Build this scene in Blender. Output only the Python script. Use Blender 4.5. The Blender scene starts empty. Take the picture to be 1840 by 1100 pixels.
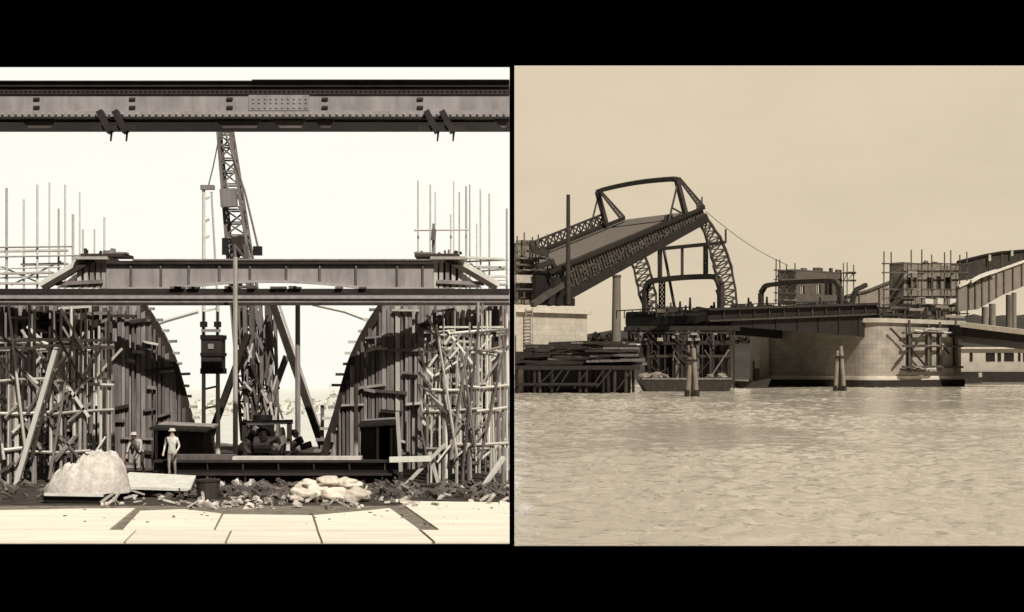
import bpy, math, random
from mathutils import Vector, Matrix, noise
V = Vector
S = bpy.context.scene
COL = S.collection
random.seed(7)

# ------------------------------------------------------------------ camera, world, sun, exposure
F = 2400.0            # focal length in units of a 1840-wide picture
EYE = 4.4             # eye height above ground and water
HZ = 660.0            # horizon row
cam = bpy.data.cameras.new('camera'); cam_o = bpy.data.objects.new('camera', cam); COL.objects.link(cam_o)
cam.sensor_width = 36; cam.lens = 36 * F / 1840; cam.clip_end = 5000; cam.clip_start = 0.1
cam.shift_y = (HZ - 550) / 1840
cam_o.location = (0, 0, EYE); cam_o.rotation_euler = (math.radians(90), 0, 0)
S.camera = cam_o

SUN_EL = math.radians(49)
sd = V((0.44, -0.90, 0)).normalized() * math.cos(SUN_EL) + V((0, 0, math.sin(SUN_EL)))   # towards the sun
sun = bpy.data.lights.new('sun', 'SUN'); sun.energy = 5.0; sun.angle = math.radians(0.6); sun.color = (1, .965, .91)
sun_o = bpy.data.objects.new('sun', sun); COL.objects.link(sun_o)
sun_o.rotation_euler = sd.to_track_quat('Z', 'Y').to_euler(); sun_o.location = (40, -40, 80)

w = bpy.data.worlds.new('World'); S.world = w; w.use_nodes = True
nt = w.node_tree; nt.nodes.clear()
sky = nt.nodes.new('ShaderNodeTexSky'); sky.sky_type = 'NISHITA'; sky.sun_disc = False
sky.sun_elevation = SUN_EL; sky.sun_rotation = math.atan2(sd.x, sd.y)
bw = nt.nodes.new('ShaderNodeRGBToBW'); nt.links.new(sky.outputs[0], bw.inputs[0])
geo = nt.nodes.new('ShaderNodeTexCoord'); sep = nt.nodes.new('ShaderNodeSeparateXYZ')
nt.links.new(geo.outputs['Generated'], sep.inputs[0])
mr = nt.nodes.new('ShaderNodeMapRange'); mr.interpolation_type = 'SMOOTHSTEP'
mr.inputs['From Min'].default_value = .30; mr.inputs['From Max'].default_value = .55
nt.links.new(sep.outputs['Z'], mr.inputs['Value'])  # added fade: sky goes dark near the horizon, so the void stays black
mu = nt.nodes.new('ShaderNodeMath'); mu.operation = 'MULTIPLY'
nt.links.new(bw.outputs[0], mu.inputs[0]); nt.links.new(mr.outputs[0], mu.inputs[1])
tint = nt.nodes.new('ShaderNodeMix'); tint.data_type = 'RGBA'; tint.blend_type = 'MULTIPLY'; tint.inputs[0].default_value = 1
nt.links.new(mu.outputs[0], tint.inputs[6]); tint.inputs[7].default_value = (1, .94, .86, 1)
bg = nt.nodes.new('ShaderNodeBackground'); bg.inputs['Strength'].default_value = .07
wo = nt.nodes.new('ShaderNodeOutputWorld')
nt.links.new(tint.outputs[2], bg.inputs['Color']); nt.links.new(bg.outputs[0], wo.inputs[0])
vs = S.view_settings; vs.view_transform = 'Standard'; vs.look = 'None'; vs.exposure = 0.0; vs.gamma = 1
S.cycles.max_bounces = 6

# ------------------------------------------------------------------ materials
def mat(name, c1, c2=None, scale=2.0, *args, vary=(.7, 1.25), **kw):
    return mat_(name, c1, c2, scale, vary, *args, **kw)
def mat_(name, c1, c2, scale, vary, rough=.8, bump=.0, stretch=(1, 1, 1), metal=0.0, spec=.3, detail=5, contrast=1.0):
    m = bpy.data.materials.new(name); m.use_nodes = True
    n = m.node_tree.nodes; l = m.node_tree.links; b = n['Principled BSDF']
    b.inputs['Roughness'].default_value = rough; b.inputs['Metallic'].default_value = metal
    b.inputs['Specular IOR Level'].default_value = spec
    tc = n.new('ShaderNodeTexCoord'); mp = n.new('ShaderNodeMapping'); mp.inputs['Scale'].default_value = stretch
    l.new(tc.outputs['Object'], mp.inputs[0])
    no = n.new('ShaderNodeTexNoise'); no.inputs['Scale'].default_value = scale; no.inputs['Detail'].default_value = detail
    no.inputs['Roughness'].default_value = .65
    l.new(mp.outputs[0], no.inputs['Vector'])
    r = n.new('ShaderNodeValToRGB'); h = .22 / contrast
    r.color_ramp.elements[0].position = .5 - h; r.color_ramp.elements[1].position = .5 + h
    c2 = c2 or tuple(x * .6 for x in c1)
    r.color_ramp.elements[0].color = (*c2, 1); r.color_ramp.elements[1].color = (*c1, 1)
    l.new(no.outputs['Fac'], r.inputs[0])
    oi = n.new('ShaderNodeObjectInfo'); hs = n.new('ShaderNodeHueSaturation')
    rr = n.new('ShaderNodeMapRange'); rr.inputs['To Min'].default_value = vary[0]; rr.inputs['To Max'].default_value = vary[1]
    l.new(oi.outputs['Random'], rr.inputs['Value']); l.new(rr.outputs[0], hs.inputs['Value'])
    l.new(r.outputs[0], hs.inputs['Color']); l.new(hs.outputs[0], b.inputs['Base Color'])
    if bump:
        bp = n.new('ShaderNodeBump'); bp.inputs['Strength'].default_value = bump; bp.inputs['Distance'].default_value = .1
        l.new(no.outputs['Fac'], bp.inputs['Height']); l.new(bp.outputs[0], b.inputs['Normal'])
    return m

def stone_mat(name, c, mortar, bw_, bh, var=.12):
    m = bpy.data.materials.new(name); m.use_nodes = True
    n = m.node_tree.nodes; l = m.node_tree.links; b = n['Principled BSDF']
    b.inputs['Roughness'].default_value = .85; b.inputs['Specular IOR Level'].default_value = .2
    uv = n.new('ShaderNodeTexCoord')
    br = n.new('ShaderNodeTexBrick'); br.inputs['Scale'].default_value = 1
    br.inputs['Brick Width'].default_value = bw_; br.inputs['Row Height'].default_value = bh
    br.inputs['Mortar Size'].default_value = .05; br.inputs['Mortar Smooth'].default_value = .3; br.inputs['Bias'].default_value = -.2
    br.inputs['Color1'].default_value = (*[x * (1 + var) for x in c], 1); br.inputs['Color2'].default_value = (*[x * (1 - var) for x in c], 1)
    br.inputs['Mortar'].default_value = (*mortar, 1)
    l.new(uv.outputs['UV'], br.inputs['Vector'])
    no = n.new('ShaderNodeTexNoise'); no.inputs['Scale'].default_value = .35; no.inputs['Detail'].default_value = 8; no.inputs['Roughness'].default_value = .7
    l.new(uv.outputs['Object'], no.inputs['Vector'])
    rp = n.new('ShaderNodeMapRange'); rp.inputs['From Min'].default_value = .3; rp.inputs['From Max'].default_value = .7
    rp.inputs['To Min'].default_value = .68; rp.inputs['To Max'].default_value = 1.15
    l.new(no.outputs['Fac'], rp.inputs['Value'])
    mx = n.new('ShaderNodeVectorMath'); mx.operation = 'SCALE'
    l.new(br.outputs['Color'], mx.inputs[0]); l.new(rp.outputs[0], mx.inputs['Scale'])
    l.new(mx.outputs[0], b.inputs['Base Color'])
    return m

def emit_mat(name, c, strength, amt):
    m = bpy.data.materials.new(name); m.use_nodes = True
    n = m.node_tree.nodes; l = m.node_tree.links; n.clear()
    e = n.new('ShaderNodeEmission'); o = n.new('ShaderNodeOutputMaterial')
    tc = n.new('ShaderNodeTexCoord'); mp = n.new('ShaderNodeMapping'); mp.inputs['Scale'].default_value = (.004, .004, .011)
    no = n.new('ShaderNodeTexNoise'); no.inputs['Scale'].default_value = 1.0; no.inputs['Detail'].default_value = 9; no.inputs['Roughness'].default_value = .62
    l.new(tc.outputs['Object'], mp.inputs[0]); l.new(mp.outputs[0], no.inputs['Vector'])
    r = n.new('ShaderNodeValToRGB')
    r.color_ramp.elements[0].position = .3; r.color_ramp.elements[1].position = .7
    r.color_ramp.elements[0].color = (*[x * (1 - amt) for x in c], 1); r.color_ramp.elements[1].color = (*[x * (1 + amt) for x in c], 1)
    l.new(no.outputs['Fac'], r.inputs[0]); l.new(r.outputs[0], e.inputs['Color'])
    e.inputs['Strength'].default_value = strength; l.new(e.outputs[0], o.inputs[0])
    return m

M = {}
M['pale_wood'] = mat('pale_wood', (.62, .565, .49), (.40, .36, .31), 3, .8, .2, (1, 1, .3))
M['bleached_wood'] = mat('bleached_wood', (.72, .69, .60), (.52, .49, .42), 3, .85, .2, (1, 1, .3))
M['mid_wood'] = mat('mid_wood', (.32, .28, .255), (.15, .128, .115), 3, .85, .25, (1, 1, .25))
M['brown_wood'] = mat('brown_wood', (.19, .162, .145), (.07, .058, .051), 3, .85, .3, (1, 1, .2))
M['dark_wood'] = mat('dark_wood', (.06, .046, .034), (.018, .013, .009), 2, .85, .3, (1, 1, .3))
M['tar_wood'] = mat('tar_wood', (.036, .027, .018), (.012, .009, .006), 1.2, .8, .3)
M['sheet'] = mat('sheeting_boards', (.47, .415, .38), (.13, .11, .10), 1.4, .9, .35, (6, 6, .35), contrast=1.3)
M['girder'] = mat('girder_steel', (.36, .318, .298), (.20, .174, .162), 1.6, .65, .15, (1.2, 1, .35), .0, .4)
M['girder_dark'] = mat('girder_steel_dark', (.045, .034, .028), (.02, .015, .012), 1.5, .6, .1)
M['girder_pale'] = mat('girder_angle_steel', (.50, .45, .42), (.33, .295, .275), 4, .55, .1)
M['girder_mid'] = mat('girder_gusset', (.15, .125, .11), (.08, .066, .058), 2, .7, .1)
M['black'] = mat('black_iron', (.018, .014, .012), (.009, .007, .006), 2, .6, .1)
M['steel'] = mat('bridge_steel', (.062, .050, .037), (.024, .018, .013), .9, .7, .25)
M['steel_mid'] = mat('bridge_steel_grey', (.12, .10, .075), (.05, .04, .03), .8, .7, .2)
M['steel_deep'] = mat('bridge_steel_deep', (.020, .015, .0105), (.009, .0066, .0046), .6, .75, .2)
M['deck'] = mat('deck_planking', (.23, .19, .15), (.13, .107, .083), .8, .85, .1, (1, 4, 1))
M['stone'] = stone_mat('pale_ashlar', (.50, .435, .335), (.40, .345, .265), 3.0, 1.0, .07)
M['stone2'] = stone_mat('grey_ashlar', (.31, .265, .21), (.23, .195, .155), 2.4, 1.05, .08)
M['coping'] = mat('coping_stone', (.55, .48, .38), (.38, .33, .26), .8, .85, .1)
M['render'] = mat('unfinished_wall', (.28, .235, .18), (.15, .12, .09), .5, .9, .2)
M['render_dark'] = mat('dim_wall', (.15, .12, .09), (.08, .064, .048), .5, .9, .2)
M['viaduct'] = mat('ramp_plate', (.19, .16, .125), (.13, .108, .082), .3, .8, .1)
M['white_sheet'] = mat('white_sheet', (.72, .66, .55), (.5, .46, .38), 1.2, .8, .2)
M['canvas'] = mat('burlap_canvas', (.92, .85, .74), (.52, .45, .38), 3.5, .95, .5, contrast=1.0)
M['sack'] = mat('sack_cloth', (.78, .69, .56), (.45, .38, .30), 4, .95, .5)
M['slab'] = mat('timber_floor', (.92, .86, .70), (.66, .58, .45), .7, .8, .15, (.35, 3, 1), vary=(.95, 1.04), contrast=.7)
M['sand'] = mat('floor_bedding', (.40, .34, .26), (.16, .13, .10), 2.5, .95, .4)
M['debris'] = mat('pale_debris', (.62, .56, .48), (.10, .085, .07), 1.0, .95, .4, contrast=1.4)
M['dirt'] = mat('trodden_dirt', (.075, .06, .045), (.018, .014, .01), 1.5, .95, .6)
M['rubble'] = mat('rubble', (.30, .25, .21), (.03, .024, .018), 1.3, .95, .5, contrast=1.6)
M['hill'] = mat('far_bank', (.072, .060, .045), (.04, .033, .025), .05, .95, 0)
M['hill_pale'] = mat('pale_bank', (.90, .88, .78), (.78, .76, .66), .25, .95, 0)
M['skin'] = mat('skin', (.50, .36, .27), (.42, .30, .22), 5)
M['cloth_pale'] = mat('pale_cloth', (.70, .66, .58), (.38, .35, .31), 9, .95, .3)
M['cloth_tan'] = mat('tan_cloth', (.36, .32, .27), (.18, .16, .135), 9, .95, .3)
M['cloth_dark'] = mat('dark_cloth', (.07, .055, .045), (.035, .028, .022), 6, .95, .3)
M['rope'] = mat('steel_rope', (.20, .17, .14), (.12, .10, .08), 6)
M['faint'] = mat('mist_pale_pole', (.62, .60, .53), (.46, .44, .38), 4, .8)  # far poles paled, misty light put into the colour
M['window'] = mat('dark_opening', (.02, .016, .012), (.01, .008, .006), 1, .4)
M['house'] = mat('boathouse_wall', (.44, .385, .305), (.30, .255, .20), .3, .9, .1)
M['leaf'] = mat('hazed_scrub_leaves', (.66, .63, .53), (.42, .40, .33), .6, .9)  # distance haze put into the leaves as a pale colour
M['tree'] = mat('bank_foliage', (.085, .07, .05), (.03, .025, .018), .3, .9)

def water_mat():
    m = bpy.data.materials.new('river_water'); m.use_nodes = True
    n = m.node_tree.nodes; l = m.node_tree.links; b = n['Principled BSDF']
    b.inputs['Roughness'].default_value = .06; b.inputs['IOR'].default_value = 2.4
    tc = n.new('ShaderNodeTexCoord')
    def ns(sc, st, det, rough=.6):
        mp = n.new('ShaderNodeMapping'); mp.inputs['Scale'].default_value = st
        l.new(tc.outputs['Object'], mp.inputs[0])
        q = n.new('ShaderNodeTexNoise'); q.inputs['Scale'].default_value = sc; q.inputs['Detail'].default_value = det
        q.inputs['Roughness'].default_value = rough
        l.new(mp.outputs[0], q.inputs['Vector']); return q
    def mapr(o_, lo, hi, sm='SMOOTHSTEP'):
        q = n.new('ShaderNodeMapRange'); q.interpolation_type = sm
        q.inputs['From Min'].default_value = lo; q.inputs['From Max'].default_value = hi
        l.new(o_, q.inputs['Value']); return q.outputs[0]
    def op(kind, x, y):
        q = n.new('ShaderNodeMath'); q.operation = kind
        for k, v in enumerate((x, y)):
            if isinstance(v, (int, float)): q.inputs[k].default_value = v
            else: l.new(v, q.inputs[k])
        return q.outputs[0]
    b.inputs['Base Color'].default_value = (.56, .485, .37, 1)
    chop = mapr(ns(.55, (1.3, 1, 1), 5, .55).outputs['Fac'], .55, .78)
    patch = mapr(ns(.045, (.5, 1, 1), 4, .6).outputs['Fac'], .38, .62)
    rip = ns(2.2, (1.2, 1, 1), 4, .6).outputs['Fac']
    swell = ns(.16, (.6, 1, 1), 2).outputs['Fac']
    hgt = op('ADD', op('MULTIPLY', chop, op('MULTIPLY', patch, .25)), op('MULTIPLY', rip, .10))
    class ad: outputs = [hgt]
    bp = n.new('ShaderNodeBump'); bp.inputs['Strength'].default_value = 1.0; bp.inputs['Distance'].default_value = .38
    l.new(ad.outputs[0], bp.inputs['Height']); l.new(bp.outputs[0], b.inputs['Normal'])
    return m
M['water'] = water_mat()
M['sky_cream'] = emit_mat('cream_sky', (1.0, .99, .90), 1.0, .03)
M['sky_tan'] = emit_mat('tan_sky', (.700, .597, .440), 1.0, .06)

# ------------------------------------------------------------------ helpers
def P(px, row, d): return V(((px - 920) / F * d, d, EYE + (HZ - row) / F * d))
def PX(px, d): return (px - 920) / F * d
def G(px, d, z=0.0): return V(((px - 920) / F * d, d, z))

class MB:
    def __init__(s): s.v = []; s.f = []; s.uv = {}
    def add(s, vs, fs):
        o = len(s.v); s.v += [V(x) for x in vs]; s.f += [tuple(i + o for i in f) for f in fs]; return s
    def box8(s, p):
        return s.add(p, [(0, 3, 2, 1), (4, 5, 6, 7), (0, 1, 5, 4), (1, 2, 6, 5), (2, 3, 7, 6), (3, 0, 4, 7)])
    def box(s, lo, hi):
        (a, b, c), (d, e, f) = lo, hi
        return s.box8([(a, b, c), (d, b, c), (d, e, c), (a, e, c), (a, b, f), (d, b, f), (d, e, f), (a, e, f)])
    def bar(s, p, q, wd, ht=None, up=None):
        p, q = V(p), V(q); ht = ht or wd; t = (q - p)
        if t.length < 1e-6: return s
        t.normalize(); up = V(up) if up is not None else (V((0, 0, 1)) if abs(t.z) < .95 else V((0, 1, 0)))
        x = t.cross(up).normalized(); y = x.cross(t).normalized()
        x = x * wd / 2; y = y * ht / 2
        return s.box8([p - x - y, p + x - y, p + x + y, p - x + y, q - x - y, q + x - y, q + x + y, q - x + y])
    def tube(s, p, q, r0, r1=None, n=6):
        p, q = V(p), V(q); r1 = r0 if r1 is None else r1; t = q - p
        if t.length < 1e-6: return s
        t.normalize(); a = V((0, 0, 1)) if abs(t.z) < .9 else V((1, 0, 0))
        x = t.cross(a).normalized(); y = t.cross(x)
        vs = []
        for c, r in ((p, r0), (q, r1)):
            for k in range(n):
                an = 2 * math.pi * k / n; vs.append(c + (x * math.cos(an) + y * math.sin(an)) * r)
        fs = [(k, (k + 1) % n, n + (k + 1) % n, n + k) for k in range(n)] + [tuple(range(n))[::-1], tuple(range(n, 2 * n))]
        return s.add(vs, fs)
    def path(s, pts, wd, ht=None, up=None):
        for a, b in zip(pts[:-1], pts[1:]): s.bar(a, b, wd, ht, up)
        return s
    def tpath(s, pts, r, n=6):
        for a, b in zip(pts[:-1], pts[1:]): s.tube(a, b, r, r, n)
        return s
    def prism(s, poly, vec, uv=False):
        n = len(poly); poly = [V(p) for p in poly]; vec = V(vec); o = len(s.f)
        s.add(poly + [p + vec for p in poly], [tuple(range(n))[::-1], tuple(range(n, 2 * n))] + [(k, (k + 1) % n, n + (k + 1) % n, n + k) for k in range(n)])
        if uv:
            L = 0
            for k in range(n):
                e = (poly[(k + 1) % n] - poly[k]).length; z0 = poly[k].z; z1 = z0 + vec.z
                s.uv[o + 2 + k] = [(L, z0), (L + e, z0), (L + e, z1), (L, z1)]; L += e
        return s
    def lattice(s, p, q, u0, v0, u1, v1, n, rc, rl):
        p, q = V(p), V(q); u0, v0, u1, v1 = map(V, (u0, v0, u1, v1))
        cs = [(-1, -1), (1, -1), (1, 1), (-1, 1)]
        def pt(i, t): a, b = cs[i % 4]; return p.lerp(q, t) + u0.lerp(u1, t) * a + v0.lerp(v1, t) * b
        for i in range(4): s.bar(pt(i, 0), pt(i, 1), rc)
        for k in range(n):
            t0, t1 = k / n, (k + 1) / n
            for i in range(4):
                s.bar(pt(i, t0), pt(i + 1, t0), rl)
                s.bar(pt(i + (k % 2), t0), pt(i + 1 - (k % 2), t1), rl)
        return s
    def truss(s, pa, pb, n_unused, rc, rl):
        """two chords given as point lists, laced"""
        s.path(pa, rc); s.path(pb, rc)
        for i in range(len(pa)):
            s.bar(pa[i], pb[i], rl)
            if i + 1 < len(pa):
                s.bar(pa[i], pb[i + 1], rl); s.bar(pb[i], pa[i + 1], rl)
        return s
    def blob(s, c, r, seed=0, amp=.2, nu=12, nv=8, fr=1.5, flat=None):
        c = V(c); r = V(r); vs = []; fs = []
        for j in range(nv + 1):
            th = math.pi * j / nv
            for i in range(nu):
                ph = 2 * math.pi * i / nu
                d = V((math.sin(th) * math.cos(ph), math.sin(th) * math.sin(ph), math.cos(th)))
                k = 1 + amp * noise.noise(d * fr + V((seed * 3.1, seed * 1.7, seed)))
                p = V((d.x * r.x, d.y * r.y, d.z * r.z)) * k + c
                if flat is not None and p.z < flat: p.z = flat
                vs.append(p)
        for j in range(nv):
            for i in range(nu):
                fs.append((j * nu + i, j * nu + (i + 1) % nu, (j + 1) * nu + (i + 1) % nu, (j + 1) * nu + i))
        return s.add(vs, fs)
    def build(s, name, m, parent=None, smooth=False):
        off = parent['_o'] if parent is not None else (0, 0, 0)
        off = V(off)
        me = bpy.data.meshes.new(name)
        me.from_pydata([tuple(v - off) for v in s.v], [], s.f)
        if s.uv:
            ul = me.uv_layers.new(name='UVMap')
            for i, p in enumerate(me.polygons):
                if i in s.uv:
                    for li, c in zip(p.loop_indices, s.uv[i]): ul.data[li].uv = c
                else:
                    for li in p.loop_indices:
                        co = me.vertices[me.loops[li].vertex_index].co; ul.data[li].uv = (co.x, co.y)
        me.materials.append(m if not isinstance(m, str) else M[m])
        import bmesh
        bm = bmesh.new(); bm.from_mesh(me); bmesh.ops.recalc_face_normals(bm, faces=bm.faces); bm.to_mesh(me); bm.free()
        if smooth:
            for p in me.polygons: p.use_smooth = True
        o = bpy.data.objects.new(name, me); COL.objects.link(o)
        if parent is not None: o.parent = parent; o['_o'] = parent['_o']
        else: o['_o'] = (0, 0, 0)
        return o

def thing(name, loc, label, cat, group=None):
    o = bpy.data.objects.new(name, None); o.empty_display_size = .2; COL.objects.link(o); o.location = loc
    o['label'] = label; o['category'] = cat; o['_o'] = tuple(loc)
    if group: o['group'] = group
    return o
def tag(o, label, cat, group=None):
    # top-level single mesh: move the origin to the middle of its base
    vs = o.data.vertices; c = V((sum(v.co.x for v in vs) / len(vs), sum(v.co.y for v in vs) / len(vs), min(v.co.z for v in vs)))
    for v in vs: v.co -= c
    o.location = c
    o['label'] = label; o['category'] = cat
    if group: o['group'] = group
    return o
def struct(o, kind='structure'): o['kind'] = kind; return o
def rnd(a, b): return random.uniform(a, b)

# ================================================================== SETTING
LX = lambda y: -.0018 * y          # east edge of the building site
RX = lambda y: .0018 * y           # west edge of the river view
# --- building site ground
mb = MB(); ys = [33.2, 43, 60, 90, 150, 300]
vs = []
for y in ys: vs += [(-.55 * y - 6, y, 0), (LX(y), y, 0)]
mb.add(vs, [(2 * i, 2 * i + 1, 2 * i + 3, 2 * i + 2) for i in range(len(ys) - 1)])
struct(mb.build('ground', 'dirt'))
b = MB(); b.add([(-.55 * 74 - 6, 74, .004), (LX(74), 74, .004), (LX(300), 300, .004), (-.55 * 300, 300, .004)], [(0, 1, 2, 3)])
struct(b.build('riverbank', 'hill_pale'))
# --- pale timber floor in front: panels with open seams
def floor_panel(pts, z=.05, name='pavement'):
    b = MB(); b.prism([V((p[0], p[1], .004)) for p in pts], (0, 0, z)); struct(b.build(name, 'slab'))
def gp(px, row): d = EYE * F / (row - HZ); return V((PX(px, d), d, 0))
floor_panel([gp(-60, 921), gp(-60, 954), gp(197, 954), gp(243, 916), gp(150, 917)])
floor_panel([gp(-60, 956), gp(-60, 977), gp(222, 977), gp(244, 956)])
floor_panel([gp(252, 921), gp(222, 954), gp(384, 954), gp(398, 926), gp(330, 918)])
floor_panel([gp(247, 956), gp(226, 977), gp(404, 977), gp(414, 956)])
floor_panel([gp(402, 927), gp(388, 954), gp(568, 954), gp(560, 929)])
floor_panel([gp(418, 956), gp(408, 977), gp(576, 977), gp(568, 956)])
floor_panel([gp(564, 929), gp(572, 954), gp(752, 954), gp(700, 916), gp(664, 920)])
floor_panel([gp(572, 956), gp(580, 977), gp(776, 977), gp(752, 956)])
floor_panel([gp(716, 903), gp(788, 954), gp(915.5, 954), gp(915.5, 906)])
floor_panel([gp(758, 956), gp(782, 977), gp(915.5, 977), gp(915.5, 956)])
b = MB(); b.add([(-.55 * 33.2, 33.25, .003), (LX(33.2), 33.25, .003), (LX(42), 42.4, .003), (-.55 * 42, 42.4, .003)], [(0, 1, 2, 3)]); struct(b.build('bedding', 'sand'))
# --- sky behind the site, river, sky behind the river
D1 = 300
b = MB(); top = EYE + (HZ - 121) / F * D1
b.box((-.62 * D1, D1, -3), (LX(D1), D1 + 1, top)); struct(b.build('sky', 'sky_cream'))
D2 = 1100
b = MB(); top = EYE + (HZ - 118) / F * D2
b.box((RX(D2), D2, -3), (.62 * D2, D2 + 2, top)); struct(b.build('sky', 'sky_tan'))
def wave(x, y):
    p = .5 + .5 * noise.noise(V((x * .035, y * .022, 4))) + .35 * noise.noise(V((x * .11, y * .07, 9)))
    n1 = noise.noise(V((x * .50, y * .62, 0))); n2 = noise.noise(V((x * 1.15 + 7, y * 1.3, 2)))
    return (.23 * min(1, .45 + y / 160) * max(0, n1 + .1) ** 1.3 + .115 * n2) * max(.10, min(1.25, p * 1.6 - .2)) * min(1, (y - 33.2) / 2.5)
b = MB(); rows_ = []; y = 33.2
while y < 330: rows_.append(y); y += .30 + .0011 * y
NC = 250; vs = []
for y in rows_:
    xa_, xb_ = RX(y), .40 * y + 3
    for i in range(NC + 1):
        x = xa_ + (xb_ - xa_) * i / NC; vs.append((x, y, wave(x, y) - .04))
fs = [(r * (NC + 1) + i, r * (NC + 1) + i + 1, (r + 1) * (NC + 1) + i + 1, (r + 1) * (NC + 1) + i) for r in range(len(rows_) - 1) for i in range(NC)]
yl = rows_[-1]; o_ = len(vs); vs += [(RX(yl), yl, -.02), (.55 * yl, yl, -.02), (.55 * 1100, 1100, -.02), (RX(1100), 1100, -.02)]
fs.append((o_, o_ + 1, o_ + 2, o_ + 3))
o_ = len(vs); vs += [(.40 * 33.2 + 3, 33.2, -.02), (.8 * 33.2 + 20, 33.2, -.02), (.8 * yl, yl, -.02), (.40 * yl + 3, yl, -.02)]; fs.append((o_, o_ + 1, o_ + 2, o_ + 3))
b.v = [V(v) for v in vs]; b.f = fs
struct(b.build('water', 'water', None, True))

# ================================================================== BUILDING SITE (west)
# ---------- upper plate girder
d = 44.0; x0 = PX(-60, d); x1 = PX(915.5, d)
zr = lambda row: EYE + (HZ - row) / F * d
g = thing('plate_girder', (PX(440, d), d, zr(236)), 'riveted steel plate girder spanning the top of the building site, bracket pairs hanging under it', 'girder')
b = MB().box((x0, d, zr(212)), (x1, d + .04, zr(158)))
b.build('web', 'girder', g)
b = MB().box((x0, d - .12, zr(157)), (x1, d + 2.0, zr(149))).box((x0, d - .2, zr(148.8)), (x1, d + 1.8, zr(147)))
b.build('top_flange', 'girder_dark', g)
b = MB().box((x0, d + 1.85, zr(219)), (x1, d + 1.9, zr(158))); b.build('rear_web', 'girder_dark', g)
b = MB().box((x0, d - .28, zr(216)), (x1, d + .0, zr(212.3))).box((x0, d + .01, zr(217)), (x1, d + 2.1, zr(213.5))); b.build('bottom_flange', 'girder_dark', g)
def rivets(mbx, y, z, r, step, xa=x0, xb=x1):
    x = xa + step / 2
    while x < xb:
        c = V((x, y, z)); n = 6
        ring = [c + V((math.cos(2 * math.pi * k / n) * r, 0, math.sin(2 * math.pi * k / n) * r)) for k in range(n)]
        mid = [c + V((math.cos(2 * math.pi * k / n) * r * .6, -r * .7, math.sin(2 * math.pi * k / n) * r * .6)) for k in range(n)]
        mbx.add(ring + mid, [(k, (k + 1) % n, n + (k + 1) % n, n + k) for k in range(n)] + [tuple(range(n, 2 * n))]); x += step
b = MB().box((x0, d - .05, zr(170)), (x1, d - .002, zr(158))); rivets(b, d - .05, zr(164), .05, PX(928.6, d)); b.build('top_angle', 'girder_dark', g)
b = MB().box((x0, d - .06, zr(211.6)), (x1, d - .003, zr(200.5))); rivets(b, d - .06, zr(206), .055, PX(932, d)); b.build('bottom_angle', 'girder_pale', g)
for px in (66, 238, 413, 584, 755):
    for r_ in (178, 193):
        MB().box((PX(px - 5.5, d), d - .05, zr(r_ + 2.3)), (PX(px + 5.5, d), d - .004, zr(r_ - 2.3))).build('bolt_plate', 'girder_dark', g)
b = MB().box((PX(447, d), d - .035, zr(199)), (PX(556, d), d - .002, zr(171)))
for r_ in (178, 185, 194): rivets(b, d - .035, zr(r_), .04, PX(930.5, d), PX(450, d), PX(554, d))
b.build('splice_plate', 'girder', g)
b = MB().box((PX(440, d), d - .3, zr(148)), (PX(918, d) * 1, d + 1.6, zr(146.2))) if False else MB().box((PX(455, d), d - .24, zr(146.8)), (PX(915, d), d + 1.2, zr(145.6)))
b.build('cover_plate', 'girder_dark', g)
for pa, pb in ((40, 102), (388, 470), (490, 550), (565, 602), (888, 915)):
    b = MB().prism([(PX(pa, d), d - .12, zr(218)), (PX(pb, d), d - .12, zr(218)), (PX(pb - 8, d), d - .12, zr(231)), (PX(pa + 14, d), d - .12, zr(231))], (0, .06, 0))
    b.build('gusset_plate', 'girder_mid', g)
b = MB().box((x0, d + .02, zr(219.5)), (x1, d + 1.84, zr(217.5))); b.build('shaded_soffit', 'black', g)  # soffit plate coloured black for the shade under the girder
for px in (205, 792):
    b = MB()
    for k in (-18, 10):
        b.bar(P(px + k - 8, 200, d - .25), P(px + k + 12, 238, d - .25), .30, .2); b.tube(P(px + k + 14, 232, d - .25), P(px + k + 12, 254, d - .25), .045, .03)
    b.box((PX(px - 40, d), d - .33, zr(238)), (PX(px + 44, d), d - .2, zr(229)))
    b.build('hanger_bracket', 'girder_dark', g)

# ---------- deck girder with arched soffit
d = 60.0; zr = lambda row: EYE + (HZ - row) / F * d
g = thing('arched_girder', (PX(495, d), d, zr(520)), 'deep stiffened girder with a shallow arched lower edge behind the long beam', 'girder')
poly = []
N = 24
for i in range(N + 1):
    t = i / N; px = 178 + (815 - 178) * t
    poly.append(P(px, 521 - 13 * max(0, 1 - ((px - 485) / 175) ** 2), d))
for px in (815, 178): poly.append(P(px, 474, d))
MB().prism(poly, (0, .06, 0)).build('web', 'girder', g)
MB().box((PX(176, d), d - .16, zr(475)), (PX(816, d), d + 1.5, zr(469))).build('top_flange', 'girder_dark', g)
MB().box((PX(240, d), d - .2, zr(468.5)), (PX(780, d), d + 1.2, zr(466))).build('deck_edge', 'mid_wood', g)
for px in (236, 290, 340, 395, 450, 515, 575, 640, 714, 760):
    lo = 519 - 13 * max(0, 1 - ((px - 485) / 175) ** 2)
    MB().box((PX(px - 1.5, d), d - .1, zr(lo)), (PX(px + 1.5, d), d - .003, zr(476))).build('stiffener', 'girder_mid', g)
pts = [P(px, 521 - 13 * max(0, 1 - ((px - 485) / 175) ** 2) - 2, d - .1) for px in range(200, 800, 25)]
MB().path(pts, .2, .12).build('bottom_flange', 'girder_pale', g)

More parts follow.
